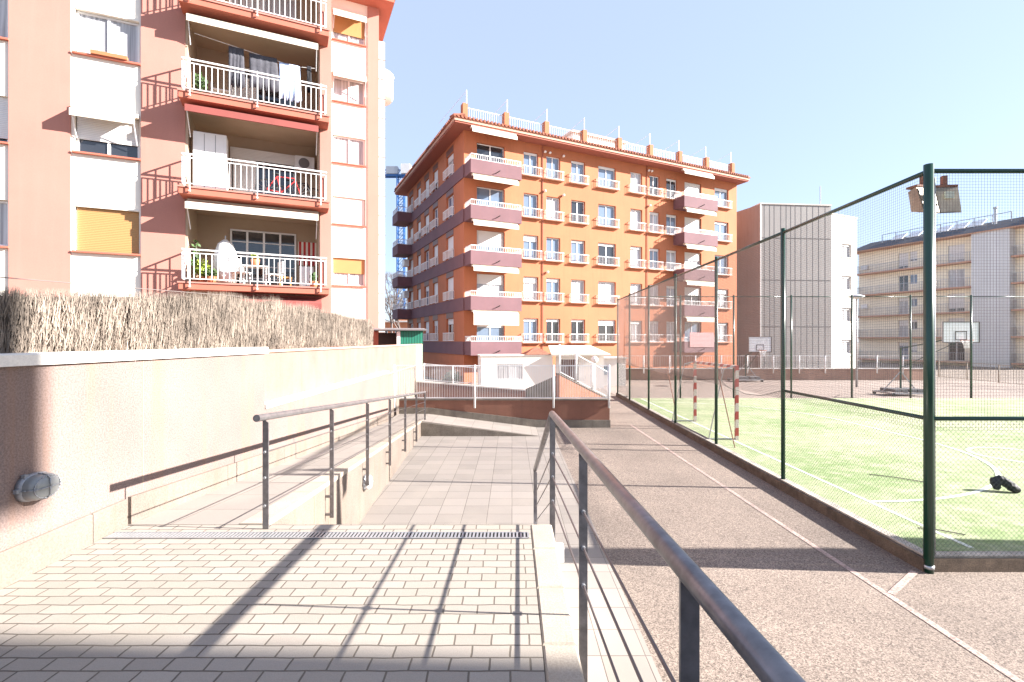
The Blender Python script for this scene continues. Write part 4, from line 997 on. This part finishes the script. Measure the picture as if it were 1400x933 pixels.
m1 = MB().hexa([(-.5, -1.5, ZE), (21.5, -1.5, ZE), (21.5, 10, ZE), (-.5, 10, ZE)], [(-.5, -1.5, ZE+.12), (21.5, -1.5, ZE+.12), (21.5, 10, ZE+.12), (-.5, 10, ZE+.12)]).build('eave', 'cornice', by)
MB()._a([(-.6, -1.55, ZE+.123), (21.6, -1.55, ZE+.123), (21.6, 1.6, ZE+1.5), (.6, 1.6, ZE+1.5), (21.6, 10, ZE+1.5), (.6, 10, ZE+1.5), (-.6, 10, ZE+.123)], [(0, 1, 2, 3), (3, 2, 4, 5), (0, 3, 5, 6)]).build('roof', 'slate', by)
m1 = MB()
for i in range(9):
    x = 2.6+i*1.6; m1.tube((x, .6, ZE+1.0), (x, .6, ZE+2.1), .05, 6)
m1.tube((2.6, .6, ZE+2.1), (15.4, .6, ZE+2.1), .04, 6).build('roof_railing', 'metal', by)
for x in (3.4, 5.2, 8.2, 9.8, 11.4): MB().hexa([(x, 1.0, ZE+1.2), (x+1.3, 1.0, ZE+1.2), (x+1.3, 2.2, ZE+2.0), (x, 2.2, ZE+2.0)], [(x, 1.0, ZE+1.3), (x+1.3, 1.0, ZE+1.3), (x+1.3, 2.2, ZE+2.1), (x, 2.2, ZE+2.1)]).build('solar_panel', 'whitebar', by)
for x in (14.1, 16.8): MB().tube((x, .5, ZE+.8), (x, .5, ZE+2.7), .13, 10).tube((x, .5, ZE+2.7), (x, .5, ZE+2.9), .2, 10).build('chimney', 'metal', by)
MB().box(17.5, 20, .6, 4, ZE+1, ZE+2.2).build('roof_hut', 'bwhite', by)
m1 = MB()
for z in (11.0, 5.8): m1.bbox(.5, 1.3, -.4, -.01, z+1.4, z+1.95)
m1.build('air_conditioner', 'plastic', by)
# ------------------------------------------------------------ shed, crane, far houses, bare trees
t = thing('green_shed', 'green corrugated shed behind the end of the left wall', 'shed', (-5.9, 21.6, 0), .25)
MB().box(.95, 1.95, 0, 1.5, 0, 3.28).build('wall', 'shedgreen', t); MB().box(0, .94, .5, 1.5, 0, 3.2).build('dark_opening', 'gap', t); MB().box(.80, .95, -.02, .1, 0, 3.25).build('corner_post', 'white', t)
MB().hexa([(-.2, -.2, 3.3), (2.1, -.2, 3.3), (2.1, 1.7, 3.3), (-.2, 1.7, 3.3)], [(-.2, -.2, 3.36), (2.1, -.2, 3.36), (2.1, 1.7, 3.45), (-.2, 1.7, 3.45)]).build('roof', 'seam', t)
t = thing('tower_crane', 'blue lattice tower crane rising behind the orange block', 'crane', (-27.2, 120, 0))
m1 = MB(); h = 43; w = .8
for sx in (-w, w):
    for sy in (-w, w): m1.bar((sx, sy, 0), (sx, sy, h), .22, .22)
z = 0
while z < h-1:
    for sx in (-w, w): m1.bar((sx, -w, z), (sx, w, z+1.8), .1, .1)
    for sy in (-w, w): m1.bar((-w, sy, z), (w, sy, z+1.8), .1, .1); m1.bar((-w, sy, z+1.8), (w, sy, z+1.8), .1, .1)
    z += 1.8
m1.build('mast', 'blue', t)
m1 = MB()
for y in (-.7, .7): m1.bar((-28, y, h+.2), (7, y, h+.2), .3, .4)
m1.bar((-28, 0, h+1.7), (3, 0, h+1.7), .2, .2)
for i in range(20): x = -28+i*1.6; m1.bar((x, -.7, h+.3), (x+.8, 0, h+1.7), .12, .12); m1.bar((x+.8, 0, h+1.7), (x+1.6, .7, h+.3), .12, .12)
m1.build('jib', 'blue', t)
MB().box(-3.4, -.6, -1, 1, h+.5, h+2.3).build('machinery', 'metal', t); MB().bbox(.2, 2.4, -1.1, 1.1, h+.6, h+2.9).build('cabin', 'white', t)
m1 = MB()
for y in (-1, 1): m1.tube((2.4, y, h+1.3), (7, y, h+1.3), .06, 5)
for i in range(7):
    for y in (-1, 1): m1.tube((2.4+i*.75, y, h+.4), (2.4+i*.75, y, h+1.3), .05, 4)
m1.build('walkway_railing', 'blue', t)
t = thing('far_house', 'distant orange brick house seen between the two big blocks', 'house', (-23, 88, 0))
MB().box(-6, 8, 0, 8, 0, 6.2).build('wall', 'brick', t); MB().box(-6.3, 8.3, -.3, 8.3, 6.203, 6.5).build('roof', 'coping', t)
for x in (-3, -.5, 2, 4.5): window(t, None, x, x+1.2, 3.3, 4.8, -.02, 'glass_dark', 0)
MB().box(2, 4, 1, 3, 6.5, 8.2).build('roof_hut', 'brick', t)
def bare_tree(lab, x, y, h):
    t = thing('bare_tree', lab, 'tree', (x, y, 0), 0, 'bare trees in the gap'); tr = MB(); cr = MB()
    tr.tube((0, 0, 0), (0, 0, h*.4), .2, 8, .14); tr.build('trunk', 'bark', t)
    def grow(p, d, l, r, k):
        q = p+d*l; cr.tube(p, q, r, 4, r*.65, cap=False)
        if k == 0: return
        for _ in range(3 if k > 1 else 4):
            nd = (d+Vector((random.gauss(0, .45), random.gauss(0, .45), random.gauss(.12, .25)))).normalized(); grow(q, nd, l*.72, r*.6, k-1)
    for _ in range(4): grow(Vector((0, 0, h*.38)), Vector((random.gauss(0, .35), random.gauss(0, .35), 1)).normalized(), h*.2, .1, 4)
    cr.build('crown', 'bark', t)
bare_tree('larger bare tree in the gap beside the left building', -16.2, 66, 13); bare_tree('smaller bare tree in the gap near the shaded corner of the orange block', -14.0, 62, 9.5)
# ------------------------------------------------------------ the block behind the camera that shades the terrace front
t = thing('rear_building', 'apartment block behind the viewpoint that shades the near terrace', 'building', (16, 1.2, 0))
MB().box(0, 4, -26, 0, 0, 14.5).build('wall', 'bwhite', t); MB().box(-.4, .3, -26, 1.05, 10.95, 14.6).build('shade_overhang', 'bwhite', t)  # unseen; thin overhang added and shaped only to shade the left wall
